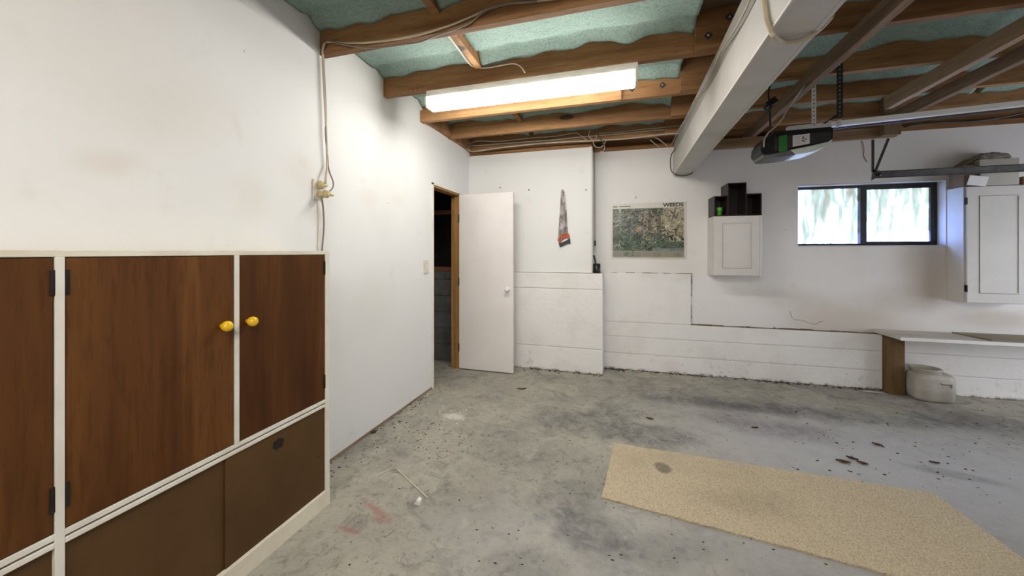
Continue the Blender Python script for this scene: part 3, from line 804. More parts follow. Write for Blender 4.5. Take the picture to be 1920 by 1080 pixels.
obj('sticker_print', pr, simple('brown_print', (.12, .085, .05), (.2, .15, .08), 60, .6), stk)
# rail with belt
ra, rb = Vector((2.90, 3.05, 2.185)), Vector((6.6, 3.05, 2.315))
ang = math.atan2(rb.z - ra.z, rb.x - ra.x); Lr = (rb - ra).length
RM = Matrix.Translation(ra) @ Matrix.Rotation(-ang, 4, 'Y')
rl = thing('opener_rail', 'bright steel opener rail running right from the black opener', 'rail', tuple(ra))
obj('rail_channel', MB().box(0, Lr, -.018, .018, 0, .034, .004, RM), M_RAIL, rl)
obj('belt', MB().box(.22, Lr, -.014, -.008, -.018, -.012, 0, RM).box(.22, Lr, .008, .014, -.018, -.012, 0, RM), M_DSTEEL, rl)
for xx in (.235, .29):
    obj('rail_clamp', MB().box(xx, xx + .018, -.024, .024, -.004, .040, .002, RM), M_WSTRAP, rl)
def strap(label, x, y, z0, z1, wdt, mat, angle=False, name='perforated_strap'):
    s = thing(name, label, 'strap', (x, y, z0))
    s_ = MB().box(x - wdt / 2, x + wdt / 2, y, y + .003, z0, z1)
    if angle: s_.box(x + wdt / 2 - .003, x + wdt / 2, y, y + wdt * .8, z0, z1)
    obj('strip', s_, mat, s)
    n = int((z1 - z0) / .028)
    for k in range(n):
        zz = z0 + .014 + k * .028
        obj('hole', MB().lathe([(.0042, 0), (.0042, .0012)], 8, Matrix.Translation((x, y + .0002, zz)) @ Matrix.Rotation(math.pi / 2, 4, 'X')), M_HOLE if mat is not M_BSTEEL else M_NUT, s)
strap('white perforated strap holding the opener rail up to a joist', 3.05, 3.026, 2.205, 2.62, .026, M_WSTRAP)
strap('black perforated angle bracket above the opener rail clamps', 3.185, 3.0, 2.240, 2.62, .034, M_BSTEEL, True, 'angle_bracket')
br = MB().prism([(3.10, 2.215), (3.115, 2.215), (3.20, 2.262), (3.20, 2.285)], 'y', 3.03, 3.033)
tag(obj('brace_strip', br, M_BSTEEL), 'short dark diagonal brace between opener rail and angle bracket', 'brace')

# horizontal door track near the back wall with its two hanger straps
TY = 4.14
t0 = on_y(1643, 330, TY)
tr_ = thing('door_track', 'dark grey steel garage door track hanging below the timber hanger', 'track', (t0.x, TY, 2.03))
tk = MB().prism([(TY, 2.008), (TY + .028, 2.008), (TY + .028, 2.012), (TY + .004, 2.012), (TY + .004, 2.060), (TY + .028, 2.060), (TY + .028, 2.064), (TY, 2.064)], 'x', t0.x, XR - .02)
obj('channel', tk, M_DSTEEL, tr_)
obj('channel_lip', MB().box(t0.x, XR - .02, TY - .004, TY, 2.060, 2.068).box(t0.x, XR - .02, TY - .004, TY, 2.004, 2.012), M_BSTEEL, tr_)
obj('end_bracket', MB().prism([(t0.x - .04, 1.985), (t0.x + .02, 2.02), (t0.x + .02, 2.075), (t0.x - .015, 2.07), (t0.x - .025, 2.09), (t0.x - .035, 2.04)], 'y', TY - .008, TY - .004), M_DSTEEL, tr_)
obj('roller', MB().lathe([(.017, 0), (.017, .012), (.008, .012), (.008, .018)], 16, Matrix.Translation((t0.x + .012, TY - .006, 2.036)) @ Matrix.Rotation(math.pi / 2, 4, 'X')), M_BLACK, tr_)
for (xa, za), (xb, zb) in (((t0.x - .028, 2.06), (t0.x - .028, 2.355)), ((t0.x - .012, 2.06), (t0.x + .085, 2.355))):
    d = Vector((xb - xa, 0, zb - za)); L_ = d.length; a_ = math.atan2(d.x, d.z)
    MM = Matrix.Translation((xa, TY - .004, za)) @ Matrix.Rotation(a_, 4, 'Y')
    obj('hanger_strap', MB().box(-.010, .010, -.004, 0, 0, L_, 0, MM), M_BSTEEL, tr_)

# ------------------------------------------------------------------ wall cabinet with cubbies
def panel_door(par, u0, u1, y, z0, z1, M=BW, fr=.055):
    d = obj('door', MB().box(u0, u1, y - .018, y, z0, z1, .002), M_WPAINT, par, M)
    a, b_, c, e = u0 + fr, u1 - fr, z0 + fr, z1 - fr
    mo = MB()
    for q in ((a, b_, c, c + .007), (a, b_, e - .007, e), (a, a + .007, c, e), (b_ - .007, b_, c, e)):
        mo.box(q[0], q[1], y - .023, y - .0175, q[2], q[3], .002)
    obj('moulding', mo, M_WPAINT, d, M)
    gr_ = MB()
    for q in ((a - .003, b_ + .003, c - .003, c), (a - .003, b_ + .003, e, e + .003), (a - .003, a, c, e), (b_, b_ + .003, c, e)):
        gr_.box(q[0], q[1], y - .0186, y - .0178, q[2], q[3])
    obj('moulding_gap', gr_, simple('paint_gap', (.22, .19, .165), (.17, .15, .13), 9, .8), d, M)
    return d
U = lambda x: x - BW_O.x
c1u0, c1u1 = U(2.675), U(3.105)
CZ0, CZ1 = 1.098, 1.70
cab = bwthing('wall_cabinet', 'small white wall cabinet with one panelled door between poster and window', 'cabinet', (c1u0 + c1u1) / 2, -.13 - DU, CZ0)
yf = -.27 - DU
obj('body', MB().box(c1u0, c1u1, yf + .02, -DU - .001, CZ0, CZ1, .002), M_WPAINT, cab, BW)
panel_door(cab, c1u0 + .006, c1u1 - .022, yf + .019, CZ0 + .004, CZ1 - .002, fr=.075)
obj('stile', MB().box(c1u1 - .02, c1u1, yf + .002, yf + .02, CZ0, CZ1, .001), M_WPAINT, cab, BW)
# cubbies: three open boxes
cb_ = bwthing('cubby_unit', 'dark brown stepped unit of three open cubbies on the small white cabinet', 'shelf', (c1u0 + c1u1) / 2, -.13 - DU, CZ1)
th_ = .010
def cubby(a, c, z0, z1, yf_):
    m_ = MB().box(a, c, yf_, -DU - .02, z0, z0 + th_).box(a, c, yf_, -DU - .02, z1 - th_, z1).box(a, a + th_, yf_, -DU - .02, z0, z1).box(c - th_, c, yf_, -DU - .02, z0, z1).box(a, c, -DU - .026, -DU - .02, z0, z1)
    obj('cubby', m_, M_DARKW, cb_, BW)
cubby(c1u0 + .005, U(2.803), CZ1 + .001, 1.905, yf + .01)
cubby(U(2.803), U(2.968), CZ1 + .001, 2.030, yf + .002)
cubby(U(2.968), c1u1 - .002, CZ1 + .001, 1.918, yf + .01)
# cup in the left cubby
pc = Vector((c1u0 + .065, yf + .06, CZ1 + .012))
cupo = thing('paper_cup', 'lime green tapered cup standing in the left dark cubby', 'cup', BW @ pc, BW_A)
obj('cup_wall', MB().lathe([(.021, 0), (.024, .002), (.030, .075), (.032, .078), (.029, .079), (.022, .008)], 20, BW @ Matrix.Translation(pc)), M_CUP, cupo)
obj('cup_band', MB().lathe([(.0258, .022), (.0276, .045)], 20, BW @ Matrix.Translation(pc)), simple('dark_green_band', (.06, .26, .02), (.04, .2, .02), 20, .4), cupo)

# ------------------------------------------------------------------ large wall cabinet at right and the things on it
k0 = U(4.712); k1 = U(5.17); KZ0, KZ1 = .883, 1.921
kyf = -.205 - DU + .01
cab2 = bwthing('wall_cabinet', 'tall white wall cabinet to the right of the window with cartons on top', 'cabinet', (k0 + k1) / 2, -.1 - DU, KZ0)
obj('body', MB().box(k0, k1, kyf + .02, -DU - .001, KZ0, KZ1, .002), M_WPAINT, cab2, BW)
d2 = panel_door(cab2, k0 + .012, k1 - .012, kyf + .019, KZ0 + .006, KZ1 - .006, fr=.085)
for z in (KZ0 + .13, KZ1 - .13):
    obj('hinge', MB().box(k0 + .004, k0 + .013, kyf - .003, kyf + .018, z - .03, z + .03, .001), M_HINGE, d2, BW)
kt = KZ1 + .001
b1 = bwthing('cardboard_box', 'brown cardboard box with a raised flap on top of the tall white cabinet', 'box', k0 + .07, -.1 - DU, kt)
obj('box_body', MB().box(k0 + .01, k0 + .105, -.165 - DU, -.02 - DU, kt, kt + .19, .002), M_CARDB, b1, BW)
obj('box_flap', MB().prism([(k0 + .008, kt + .188), (k0 + .012, kt + .188), (k0 + .118, kt + .262), (k0 + .116, kt + .266)], 'y', -.165 - DU, -.02 - DU), M_CARDB, b1, BW)
b2 = tag(obj('carton', MB().box(k0 + .11, k0 + .37, -.185 - DU, -.02 - DU, kt, kt + .125, .004), M_POLY, None, BW), 'dusty pale carton lying directly on the tall white cabinet', 'carton')
b3 = tag(obj('carton', MB().box(k0 + .107, k0 + .375, -.18 - DU, -.02 - DU, kt + .126, kt + .235, .004), M_POLY, None, BW), 'dusty pale carton stacked on another, behind the grey door track', 'carton')
def crumple(c, r, seed, mat, name, label, cat, M=BW):
    bm = bmesh.new(); bmesh.ops.create_icosphere(bm, subdivisions=4, radius=1)
    for v in bm.verts:
        d = v.co.normalized(); k = 1 + .28 * noise.noise(d * 2.3 + Vector((seed, 0, 0))) + .16 * noise.noise(d * 6 + Vector((0, seed, 0)))
        v.co = Vector((d.x * r[0], d.y * r[1], max(d.z * r[2], -r[2] * .35) + r[2] * .35)) * 1.0
        v.co = Vector((v.co.x * k, v.co.y * k, v.co.z * (k if v.co.z > .002 else 1))) + Vector(c)
    return tag(obj(name, bm, mat, None, M, True), label, cat)
crumple((k0 + .24, -.1 - DU, kt + .236), (.125, .07, .05), 3.0, M_BAG, 'crumpled_wrap', 'crumpled dusty wrapping lying on the upper pale carton', 'wrapping')
wc = MB().box(-.065, .065, -.003, .003, 0, .085, .001, BW @ Matrix.Translation((k0 + .075, -.19 - DU, kt + .003)) @ Matrix.Rotation(.16, 4, 'Y') @ Matrix.Rotation(.18, 4, 'X'))
wc = tag(obj('white_card', wc, M_CARD), 'white card leaning on the brown box above the tall white cabinet', 'card')
tag(obj('carton', MB().box(k0 + .40, k0 + .455, -.18 - DU, -.03 - DU, kt, kt + .07, .003), M_CARDB, None, BW), 'small dark brown box at the far right of the tall white cabinet top', 'box')

# ------------------------------------------------------------------ poster
pu0, pz1 = on_bw(1145, 382.5, DU + .002); pu1, pz0 = on_bw(1288, 486.5, DU + .002)
pw, ph = pu1 - pu0, pz1 - pz0
PM = BW @ Matrix.Translation((pu0, -DU - .0005, pz0))
po = thing('poster', 'laminated poster of a garden scene headed WEEDS on the back wall', 'poster', PM @ Vector((0, 0, 0)), BW_A)
obj('sheet', MB().box(0, pw, -.002, 0, 0, ph), M_PAPER, po, PM)
bm = bmesh.new(); cl = bm.loops.layers.float_color.new('Col')
random.seed(21)
ax0, ax1, az0, az1 = pw * .028, pw * .965, ph * .035, ph * .905
yy = [-.00215]
def poly(pts, c):
    pts = [(min(max(x, ax0), ax1), min(max(z, az0), az1)) for x, z in pts]
    f = bm.faces.new([bm.verts.new((x, yy[0], z)) for x, z in pts]); yy[0] -= 2e-6
    for l in f.loops: l[cl] = (c[0] * .72, c[1] * .74, c[2] * .78, 1)
PX = lambda u: ax0 + (ax1 - ax0) * u
PZ = lambda v: az0 + (az1 - az0) * v
def jit(c, k=.25):
    s = 1 + random.uniform(-k, k); return tuple(max(0, min(1, x * s * (1 + random.uniform(-.08, .08)))) for x in c)
G = dict(tan=lin(176, 160, 128), brick=lin(138, 124, 106), sage=lin(120, 126, 105), dk=lin(48, 58, 46), gr=lin(84, 108, 78), lt=lin(150, 155, 135), grey=lin(108, 106, 104), stone=lin(140, 150, 145), pale=lin(196, 184, 150), teal=lin(60, 88, 74))
poly([(PX(0), PZ(0)), (PX(1), PZ(0)), (PX(1), PZ(1)), (PX(0), PZ(1))], G['sage'])
poly([(PX(.38), PZ(.4)), (PX(.72), PZ(.4)), (PX(.72), PZ(.95)), (PX(.38), PZ(.95))], G['brick'])
for r_ in range(8):
    for k in range(6):
        a = .38 + k * .058 + (.029 if r_ % 2 else 0); z = .5 + r_ * .056
        poly([(PX(a), PZ(z)), (PX(a + .054), PZ(z)), (PX(a + .054), PZ(z + .048)), (PX(a), PZ(z + .048))], jit(random.choice((G['brick'], G['tan'], G['pale'])), .15))
poly([(PX(.70), PZ(.32)), (PX(1), PZ(.30)), (PX(1), PZ(1)), (PX(.68), PZ(1))], G['pale'])
poly([(PX(.88), PZ(1)), (PX(.91), PZ(1)), (PX(.84), PZ(.74)), (PX(.82), PZ(.70))], G['grey'])
poly([(PX(.94), PZ(1)), (PX(.96), PZ(1)), (PX(.88), PZ(.74)), (PX(.86), PZ(.72))], G['grey'])
poly([(PX(.505), PZ(.45)), (PX(.55), PZ(.45)), (PX(.548), PZ(1)), (PX(.508), PZ(1))], lin(112, 104, 88))
def leafy(n, u0, u1, v0, v1, cols, s0, s1):
    for _ in range(n):
        u, v = random.uniform(u0, u1), random.uniform(v0, v1); a = random.uniform(0, 3.1416); s = random.uniform(s0, s1)
        dx, dz = math.cos(a) * s, math.sin(a) * s; wx, wz = -dz * .3, dx * .3
        x, z = PX(u), PZ(v)
        cc = jit(random.choice(cols)); kk = 1.0 + 1.5 * noise.noise(Vector((u * 7, v * 5, 4.0))); kk = max(.35, min(1.8, kk))
        poly([(x - dx, z - dz), (x + wx, z + wz), (x + dx, z + dz), (x - wx, z - wz)], tuple(q * kk for q in cc))
leafy(420, 0, .45, .35, 1, [lin(36, 42, 36), G['dk'], G['sage'], G['grey'], G['lt'], G['dk'], lin(160,158,150)], .010, .030)
leafy(160, .58, .72, .84, 1, [G['teal'], G['dk'], G['gr']], .006, .016)
leafy(200, .62, .85, .35, .75, [G['gr'], G['tan'], G['sage'], G['dk']], .005, .015)
leafy(150, .74, 1.0, .35, .98, [G['tan'], G['pale'], G['grey'], lin(120, 110, 85), lin(205,195,170)], .010, .030)
leafy(30, .74, 1.0, .33, .50, [lin(30,30,26), G['dk']], .010, .030)
leafy(520, 0, .75, .14, .48, [lin(32, 40, 32), G['gr'], G['dk'], G['teal'], G['sage'], G['lt']], .010, .028)
leafy(170, .32, .74, .42, .97, [G['sage'], G['dk'], G['tan'], G['grey'], lin(60, 62, 52)], .010, .026)
leafy(160, .15, .38, .12, .42, [G['gr'], lin(120, 150, 110), G['teal'], G['dk']], .012, .03)
leafy(170, .58, 1.0, .18, .32, [G['dk'], G['teal'], G['gr']], .006, .016)
leafy(60, .34, .42, .52, .62, [lin(190, 140, 90), lin(200, 165, 120)], .004, .010)
leafy(40, .49, .55, .34, .42, [lin(190, 165, 90), lin(160, 140, 70)], .004, .009)
for k in range(9):
    u = .56 + k * .05
    poly([(PX(u), PZ(.13)), (PX(u + .06), PZ(.12)), (PX(u + .05), PZ(.18)), (PX(u + .01), PZ(.185))], jit(G['stone'], .15))
poly([(PX(0), PZ(0)), (PX(1), PZ(0)), (PX(1), PZ(.125)), (PX(0), PZ(.135))], lin(172, 166, 146))
for k in range(7):
    u = .01 + k * .14
    poly([(PX(u), PZ(.012 + .01 * (k % 2))), (PX(u + .125), PZ(.012)), (PX(u + .125), PZ(.108)), (PX(u), PZ(.112))], jit(lin(155, 150, 130), .12))
leafy(40, .16, .30, .0, .14, [G['gr'], G['dk'], lin(120, 150, 110)], .006, .016)
leafy(20, .90, .95, .03, .08, [G['gr'], G['teal']], .003, .006)
bmesh.ops.recalc_face_normals(bm, faces=bm.faces[:])
obj('printed_picture', bm, M_PICT, po, PM)
def text_part(txt, size, x, z, mat, par, M, align='RIGHT', fat=.0, sx=1.0):
    cu = bpy.data.curves.new('txt', 'FONT'); cu.body = txt; cu.size = size; cu.align_x = align; cu.offset = fat; cu.extrude = .0001
    to = bpy.data.objects.new('txt', cu); COL.objects.link(to)
    dg = bpy.context.evaluated_depsgraph_get(); dg.update()
    me = bpy.data.meshes.new_from_object(to.evaluated_get(dg))
    b_ = bmesh.new(); b_.from_mesh(me)
    b_.transform(M @ Matrix.Translation((x, -.0026, z)) @ Matrix.Rotation(math.pi / 2, 4, 'X') @ Matrix.Diagonal((sx, 1, 1, 1)))
    bpy.data.objects.remove(to); bpy.data.curves.remove(cu); bpy.data.meshes.remove(me)
    return obj('lettering', b_, mat, par)
text_part('WEEDS', .056, pw * .958, ph * .922, M_INK, po, PM, 'RIGHT', .0020, 1.16)
# oval badge and small unreadable heading at the top left, badge dot below
ov = MB().prism([(pw * .062 + .026 * math.cos(k * .3927), ph * .945 + .0105 * math.sin(k * .3927)) for k in range(16)], 'y', -.0026, -.002)
obj('oval_badge', ov, M_INKB, po, PM)
ov = MB().prism([(pw * .062 + .020 * math.cos(k * .3927), ph * .945 + .005 * math.sin(k * .3927)) for k in range(16)], 'y', -.0029, -.0026)
obj('badge_centre', ov, simple('pale_ink', (.3, .3, .31), (.4, .4, .4), 90, .5), po, PM)
hd = MB(); x = pw * .118
random.seed(4)
while x < pw * .262:
    l = random.uniform(.005, .009); hd.box(x, x + l, -.0026, -.002, ph * .937, ph * .937 + .012 + random.uniform(-.002, .002)); x += l + .0016
obj('heading_print', hd, M_INKB, po, PM)
obj('round_mark', MB().prism([(pw * .045 + .011 * math.cos(k * .5236), ph * .893 + .0085 * math.sin(k * .5236)) for k in range(12)], 'y', -.0095, -.002), M_INKB, po, PM)
# wall nail above it
nu, nzv = on_bw(1192, 371, DU + .01)
na = thing('wall_nail', 'small bent nail in the wall above the poster', 'nail', BW @ Vector((nu, -DU, nzv)), BW_A)
obj('shank', MB().tube([(nu, -DU + .004, nzv), (nu, -DU - .02, nzv - .003), (nu + .002, -DU - .026, nzv + .016)], .0028, 6), M_BSTEEL, na, BW)

# ------------------------------------------------------------------ saw on the lining panel
s_o = on_y(1054, 355, 4.155)
uu = .000642
def sz(x, y): return (s_o.x + (x - 130) * uu, s_o.z - (y - 30) * uu)
saw = thing('hand_saw', 'old hand saw with orange handle hanging point up on the lining panel', 'saw', (s_o.x, 4.16, s_o.z - .6))
blade = [sz(*q) for q in ((112, 40), (125, 28), (150, 40), (178, 75), (190, 160), (232, 800), (235, 850), (110, 880), (48, 920), (60, 800), (95, 330))]
obj('blade', MB().prism(blade, 'y', 4.1575, 4.1595), M_BLADE, saw)
obj('back_nail', MB().lathe([(.004, 0), (.004, .012), (.007, .013), (.007, .015)], 10, Matrix.Translation((sz(152, 88)[0], 4.166, sz(152, 88)[1])) @ Matrix.Rotation(math.pi / 2, 4, 'X')), M_BSTEEL, saw)
hpar = [sz(*q) for q in ((48, 925), (112, 830), (160, 800), (238, 798), (262, 850), (268, 900), (230, 905), (218, 878), (165, 890), (118, 930), (96, 975), (72, 965), (66, 935))]
hd_ = obj('handle', MB().prism(hpar, 'y', 4.143, 4.164, .002), M_ORANGE, saw)
grip = [sz(*q) for q in ((96, 975), (120, 968), (235, 912), (268, 895), (274, 985), (240, 978), (110, 1035), (92, 1042), (78, 1000), (72, 962))]
obj('grip', MB().prism(grip, 'y', 4.142, 4.1645, .002), M_BLACK, saw)
for q in ((100, 890), (148, 842), (203, 832)):
    x_, z_ = sz(*q)
    obj('handle_screw', MB().lathe([(.006, 0), (.006, .002)], 10, Matrix.Translation((x_, 4.1435, z_)) @ Matrix.Rotation(math.pi / 2, 4, 'X')), M_HOLE, hd_)
# nails in the panel
for px, py, lb in ((938, 352, 'small dark nail head above the open white door'), (992, 356, 'small dark nail head between the door and the saw'), (1099, 356, 'small dark nail head at the right edge of the saw panel')):
    q = on_y(px, py, 4.163)
    n_ = thing('panel_nail', lb, 'nail', (q.x, 4.165, q.z))
    obj('nail_head', MB().lathe([(.003, -.004), (.003, .006), (.008, .007), (.007, .010)], 8, Matrix.Translation((q.x, 4.165, q.z)) @ Matrix.Rotation(math.pi / 2, 4, 'X')), M_BSTEEL, n_)

# pull cord and tin with a tool on the ledge
q0 = on_y(1115, 284, 4.30); q1 = on_y(1115.5, 452, 4.30)
pc_ = thing('hanging_cord', 'thin grey cord with a small weight hanging beside the lining panel edge', 'cord', (q1.x, 4.3, q1.z))
obj('cord', MB().tube([(q0.x - .004, 4.30, q0.z + .02), (q0.x, 4.30, (q0.z + q1.z) / 2), (q1.x, 4.30, q1.z)], .004, 6), M_CORDG, pc_)
obj('weight', MB().box(q1.x - .012, q1.x + .012, 4.29, 4.31, q1.z - .055, q1.z + .004, .003), M_TIN, pc_)
qt = on_y(1119, 512, 4.26)
tin = thing('tin_holder', 'small black tin with a tool in it on the concrete ledge right of the panel', 'tin', (qt.x, 4.26, ZH))
obj('tin_wall', MB().lathe([(.038, .0), (.040, .002), (.040, .105), (.037, .105), (.036, .006)], 18, Matrix.Translation((qt.x, 4.26, ZH + .001))), M_TIN, tin)
tag(obj('tool_handle', MB().tube([(qt.x + .006, 4.26, ZH + .012), (qt.x - .014, 4.25, ZH + .12), (qt.x - .032, 4.245, ZH + .20)], lambda t: .006 + .005 * t, 8), M_CORDK), 'black tool handle leaning out of the small black tin', 'tool')

# ------------------------------------------------------------------ sockets, switch and their cords on the left wall
sp_ = on_x(594, 356, 0.0)
so = thing('power_socket', 'ivory double power socket with two plugs on the left wall', 'socket', (0, sp_.y, sp_.z))
obj('plate', MB().box(0.0005, .012, sp_.y - .036, sp_.y + .036, sp_.z - .062, sp_.z + .062, .003), M_PLATE, so)
for z, ry in ((.028, .010), (-.034, .006), ):
    obj('outlet_face', MB().box(.0115, .0135, sp_.y - .026, sp_.y + .026, sp_.z + z - .022, sp_.z + z + .022, .001), M_STILE, so)
def plug(label, p, ext, mat=M_PLUG):
    P = thing('power_plug', label, 'plug', p)
    MM = Matrix.Translation(p) @ Matrix.Rotation(math.pi / 2, 4, 'Y')
    obj('plug_body', MB().lathe([(.020, 0), (.024, .004), (.024, .016), (.016, .030), (.012, .034)], 18, MM), mat, P)
    obj('cord_boot', MB().tube([Vector(p) + Vector((.025, .004, 0)), Vector(p) + Vector((.034, .016, -.004)), Vector(p) + Vector((.036, .028, ext))], lambda t: .011 - .004 * t, 8), mat, P)
plug('upper cream plug in the ivory double socket', (.0136, sp_.y + .005, sp_.z + .030), .004)
plug('lower cream piggyback plug in the ivory double socket', (.0136, sp_.y + .010, sp_.z - .028), .006)
plug('second cream plug stacked on the lower socket plug', (.05, sp_.y + .012, sp_.z - .026), -.004)
def cable(name, label, pts, r, mat, group=None, cat='cable'):
    return tag(obj(name, MB().tube(pts, r, 7), mat), label, cat, group)
z7 = lambda x, y: (560 + x / 2.57, 60 + y / 2.57)
J1 = 1.832
def zj(x, y): return (560 + x / 4.364, y / 4.364)
pts = [on_x(*z7(128, 728), .05)] + [on_x(*z7(a, b_), .022) for a, b_ in ((137, 640), (135, 560), (130, 420), (121, 250), (116, 120))]
pts += [Vector((.05, J1 - .004, on_y(607, 84, J1).z))]
pts += [on_y(*zj(a, b_), J1) for a, b_ in ((260, 342), (310, 347), (420, 352), (600, 346), (900, 303), (1200, 222), (1400, 142), (1560, 73), (1720, 30), (1920, 13), (2150, -15))]
cable('extension_cable', 'thick cream cord rising from the socket and running along the nearest joist', pts, .0062, M_CORD)
pts = [on_x(*z7(140, 775), .07), on_x(*z7(163, 752), .06), on_x(*z7(166, 722), .04)] + [on_x(*z7(a, b_), .022) for a, b_ in ((146, 665), (139, 600), (129, 480), (133, 420), (126, 250), (120, 120))]
pts += [Vector((.062, J1 - .006, on_y(610, 82, J1).z))]
pts += [on_y(*zj(a, b_), J1 - .006) for a, b_ in ((265, 338), (340, 360), (450, 380), (600, 394), (900, 358), (1010, 338), (1100, 300), (1250, 248), (1400, 188), (1490, 115), (1600, 58), (1760, 24), (1950, 8))]
cable('extension_cable', 'thin grey-brown cord twisting beside the cream cord along the nearest joist', pts, .0045, M_CORDG)
pts = [on_x(*z7(110, 795), .06), on_x(*z7(118, 850), .03), on_x(*z7(121, 940), .02), on_x(*z7(113, 1040), .02)]
pts.append(Vector((.02, pts[-1].y, CT - .0)))
pts[-1].z = CT + .001
cable('extension_cable', 'brown cord dropping from the lower plug behind the cupboard top', pts, .005, M_CORDG)
pts = [on_x(*z7(96, 800), .006), on_x(*z7(101, 900), .006), on_x(*z7(97, 1030), .006)]
pts.append(Vector((.006, pts[-1].y, CT + .001)))
cable('surface_conduit', 'white surface conduit running down the wall below the socket', pts, .0075, M_STILE, None, 'conduit')
pts = [on_y(*zj(1200, 262), 1.90), on_z(*zj(1300, 392), 2.645), on_z(*zj(1372, 492), 2.645)] + [on_y(*zj(a, b_), 2.47) for a, b_ in ((1430, 545), (1530, 556), (1650, 536), (1760, 520), (1822, 550), (1852, 595))]
cable('lamp_lead', 'pale lead hanging under the short cross timber and along the second joist', pts, .005, M_CORDW)
wsw = on_x(798, 500, 0.0)
sw = thing('light_switch', 'ivory light switch on the left wall beside the doorway', 'switch', (0, wsw.y, wsw.z))
obj('plate', MB().box(.0005, .010, wsw.y - .036, wsw.y + .036, wsw.z - .062, wsw.z + .062, .003), M_PLATE, sw)
obj('rocker', MB().box(.009, .015, wsw.y - .010, wsw.y + .010, wsw.z - .020, wsw.z + .020, .002), M_STILE, sw)

# ------------------------------------------------------------------ ceiling cables by the back wall and the beam
zc = lambda x, y: (840 + x / 4.174, 200 + y / 4.174)
def yc(pts, y): return [on_y(*zc(a, b_), y) for a, b_ in pts]
cable('ceiling_cable', 'thick pale cable, lowest of the run along the top of the back wall', yc(((120, 300), (160, 340), (215, 350), (420, 320), (770, 285), (1130, 266), (1400, 250), (1700, 215), (1830, 212)), 4.06), .008, M_CORDW, 'ceiling cables')
cable('ceiling_cable', 'pale cable second from the wall top in the run along the back wall', yc(((100, 262), (140, 296), (250, 302), (450, 286), (800, 262), (1000, 240), (1300, 215), (1600, 186), (1820, 172)), 4.10), .0075, M_CORDW, 'ceiling cables')
cable('ceiling_cable', 'thin cable arching over the run and dropping at the panel edge', yc(((130, 296), (180, 285), (240, 268), (400, 271), (650, 245), (850, 230), (980, 206), (1030, 220), (1090, 266)), 4.04), .0045, M_CORDW, 'ceiling cables')
cable('ceiling_cable', 'topmost thin cable right of the loops in the run along the back wall', yc(((1180, 208), (1300, 202), (1500, 180), (1830, 147)), 4.08), .0045, M_CORDW, 'ceiling cables')
cable('cable_loop', 'small loose cable loop hanging at the centre of the cable run', yc(((1112, 180), (1100, 215), (1115, 245), (1145, 262), (1165, 225), (1160, 180)), 4.03), .0042, M_CORDW, 'cable loops')
cable('cable_loop', 'lower loose cable loop hanging over the panel corner', yc(((1140, 262), (1140, 295), (1165, 318), (1200, 316), (1222, 292), (1240, 258)), 4.02), .0042, M_CORDW, 'cable loops')
cable('cable_tail', 'short cable tail curling right of the panel corner', yc(((1215, 280), (1226, 310), (1218, 345), (1190, 352)), 4.04), .0042, M_CORDW, 'cable loops')
cable('black_wire', 'short black wire across the cable loops', yc(((1150, 180), (1185, 240), (1222, 300)), 4.01), .0045, M_CORDK)
cable('cable_tail', 'pale cable bending down to the wall left of the beam end', yc(((1540, 246), (1600, 238), (1650, 255), (1720, 312)), 4.12), .0045, M_CORDW)
cable('cable_tail', 'thin cable falling beside the bent one left of the beam end', yc(((1580, 258), (1620, 290), (1655, 318)), 4.14), .004, M_CORDW)
pts = [on_x(x_, y_, 2.312) for x_, y_ in ((1259, 272), (1272, 245), (1288, 218), (1302, 188), (1322, 160), (1338, 128), (1350, 98), (1372, 65), (1388, 38), (1404, 4), (1420, -40))]
cable('beam_cable', 'pale cable climbing along the left side of the white beam', pts, .0048, M_CORDW)
pts = [on_y(1270, 275, 4.30), on_y(1259, 290, 4.28), on_y(1257, 308, 4.27), on_y(1260, 322, 4.26), on_z(1272, 329, BZ - .008), on_z(1285, 329, BZ - .008), on_z(1297, 325, BZ - .008), on_y(1301, 316, 4.30)]
cable('black_wire', 'black wire looped under the wall end of the white beam', pts, .005, M_CORDK)
zb_ = lambda x, y: (1360 + x / 7.385, y / 7.385)
pts = [on_x(*zb_(535, -60), BX0 - .01)] + [on_x(*zb_(a, b_), BX0 - .01) for a, b_ in ((545, 60), (556, 170), (575, 290), (620, 410), (668, 500))]
pts += [on_z(*zb_(a, b_), BZ - .012) for a, b_ in ((770, 566), (900, 582), (1050, 555), (1180, 498))]
pts += [on_x(*zb_(a, b_), BX1 + .012) for a, b_ in ((1330, 385), (1425, 285), (1480, 215))]
cable('beam_cable', 'brown twin cable looped under the white beam near the camera', pts, .0085, M_CORD)
cl_ = on_x(*zb_(1480, 215), BX1 + .004)
# conduit stub left of the beam
pts = [on_y(1325, 134, 3.062), on_y(1325, 150, 3.062), on_y(1322, 165, 3.062), on_y(1317, 180, 3.062)]
cable('conduit_stub', 'short white conduit stub on the joist left of the white beam', pts, .008, M_STILE, None, 'conduit')
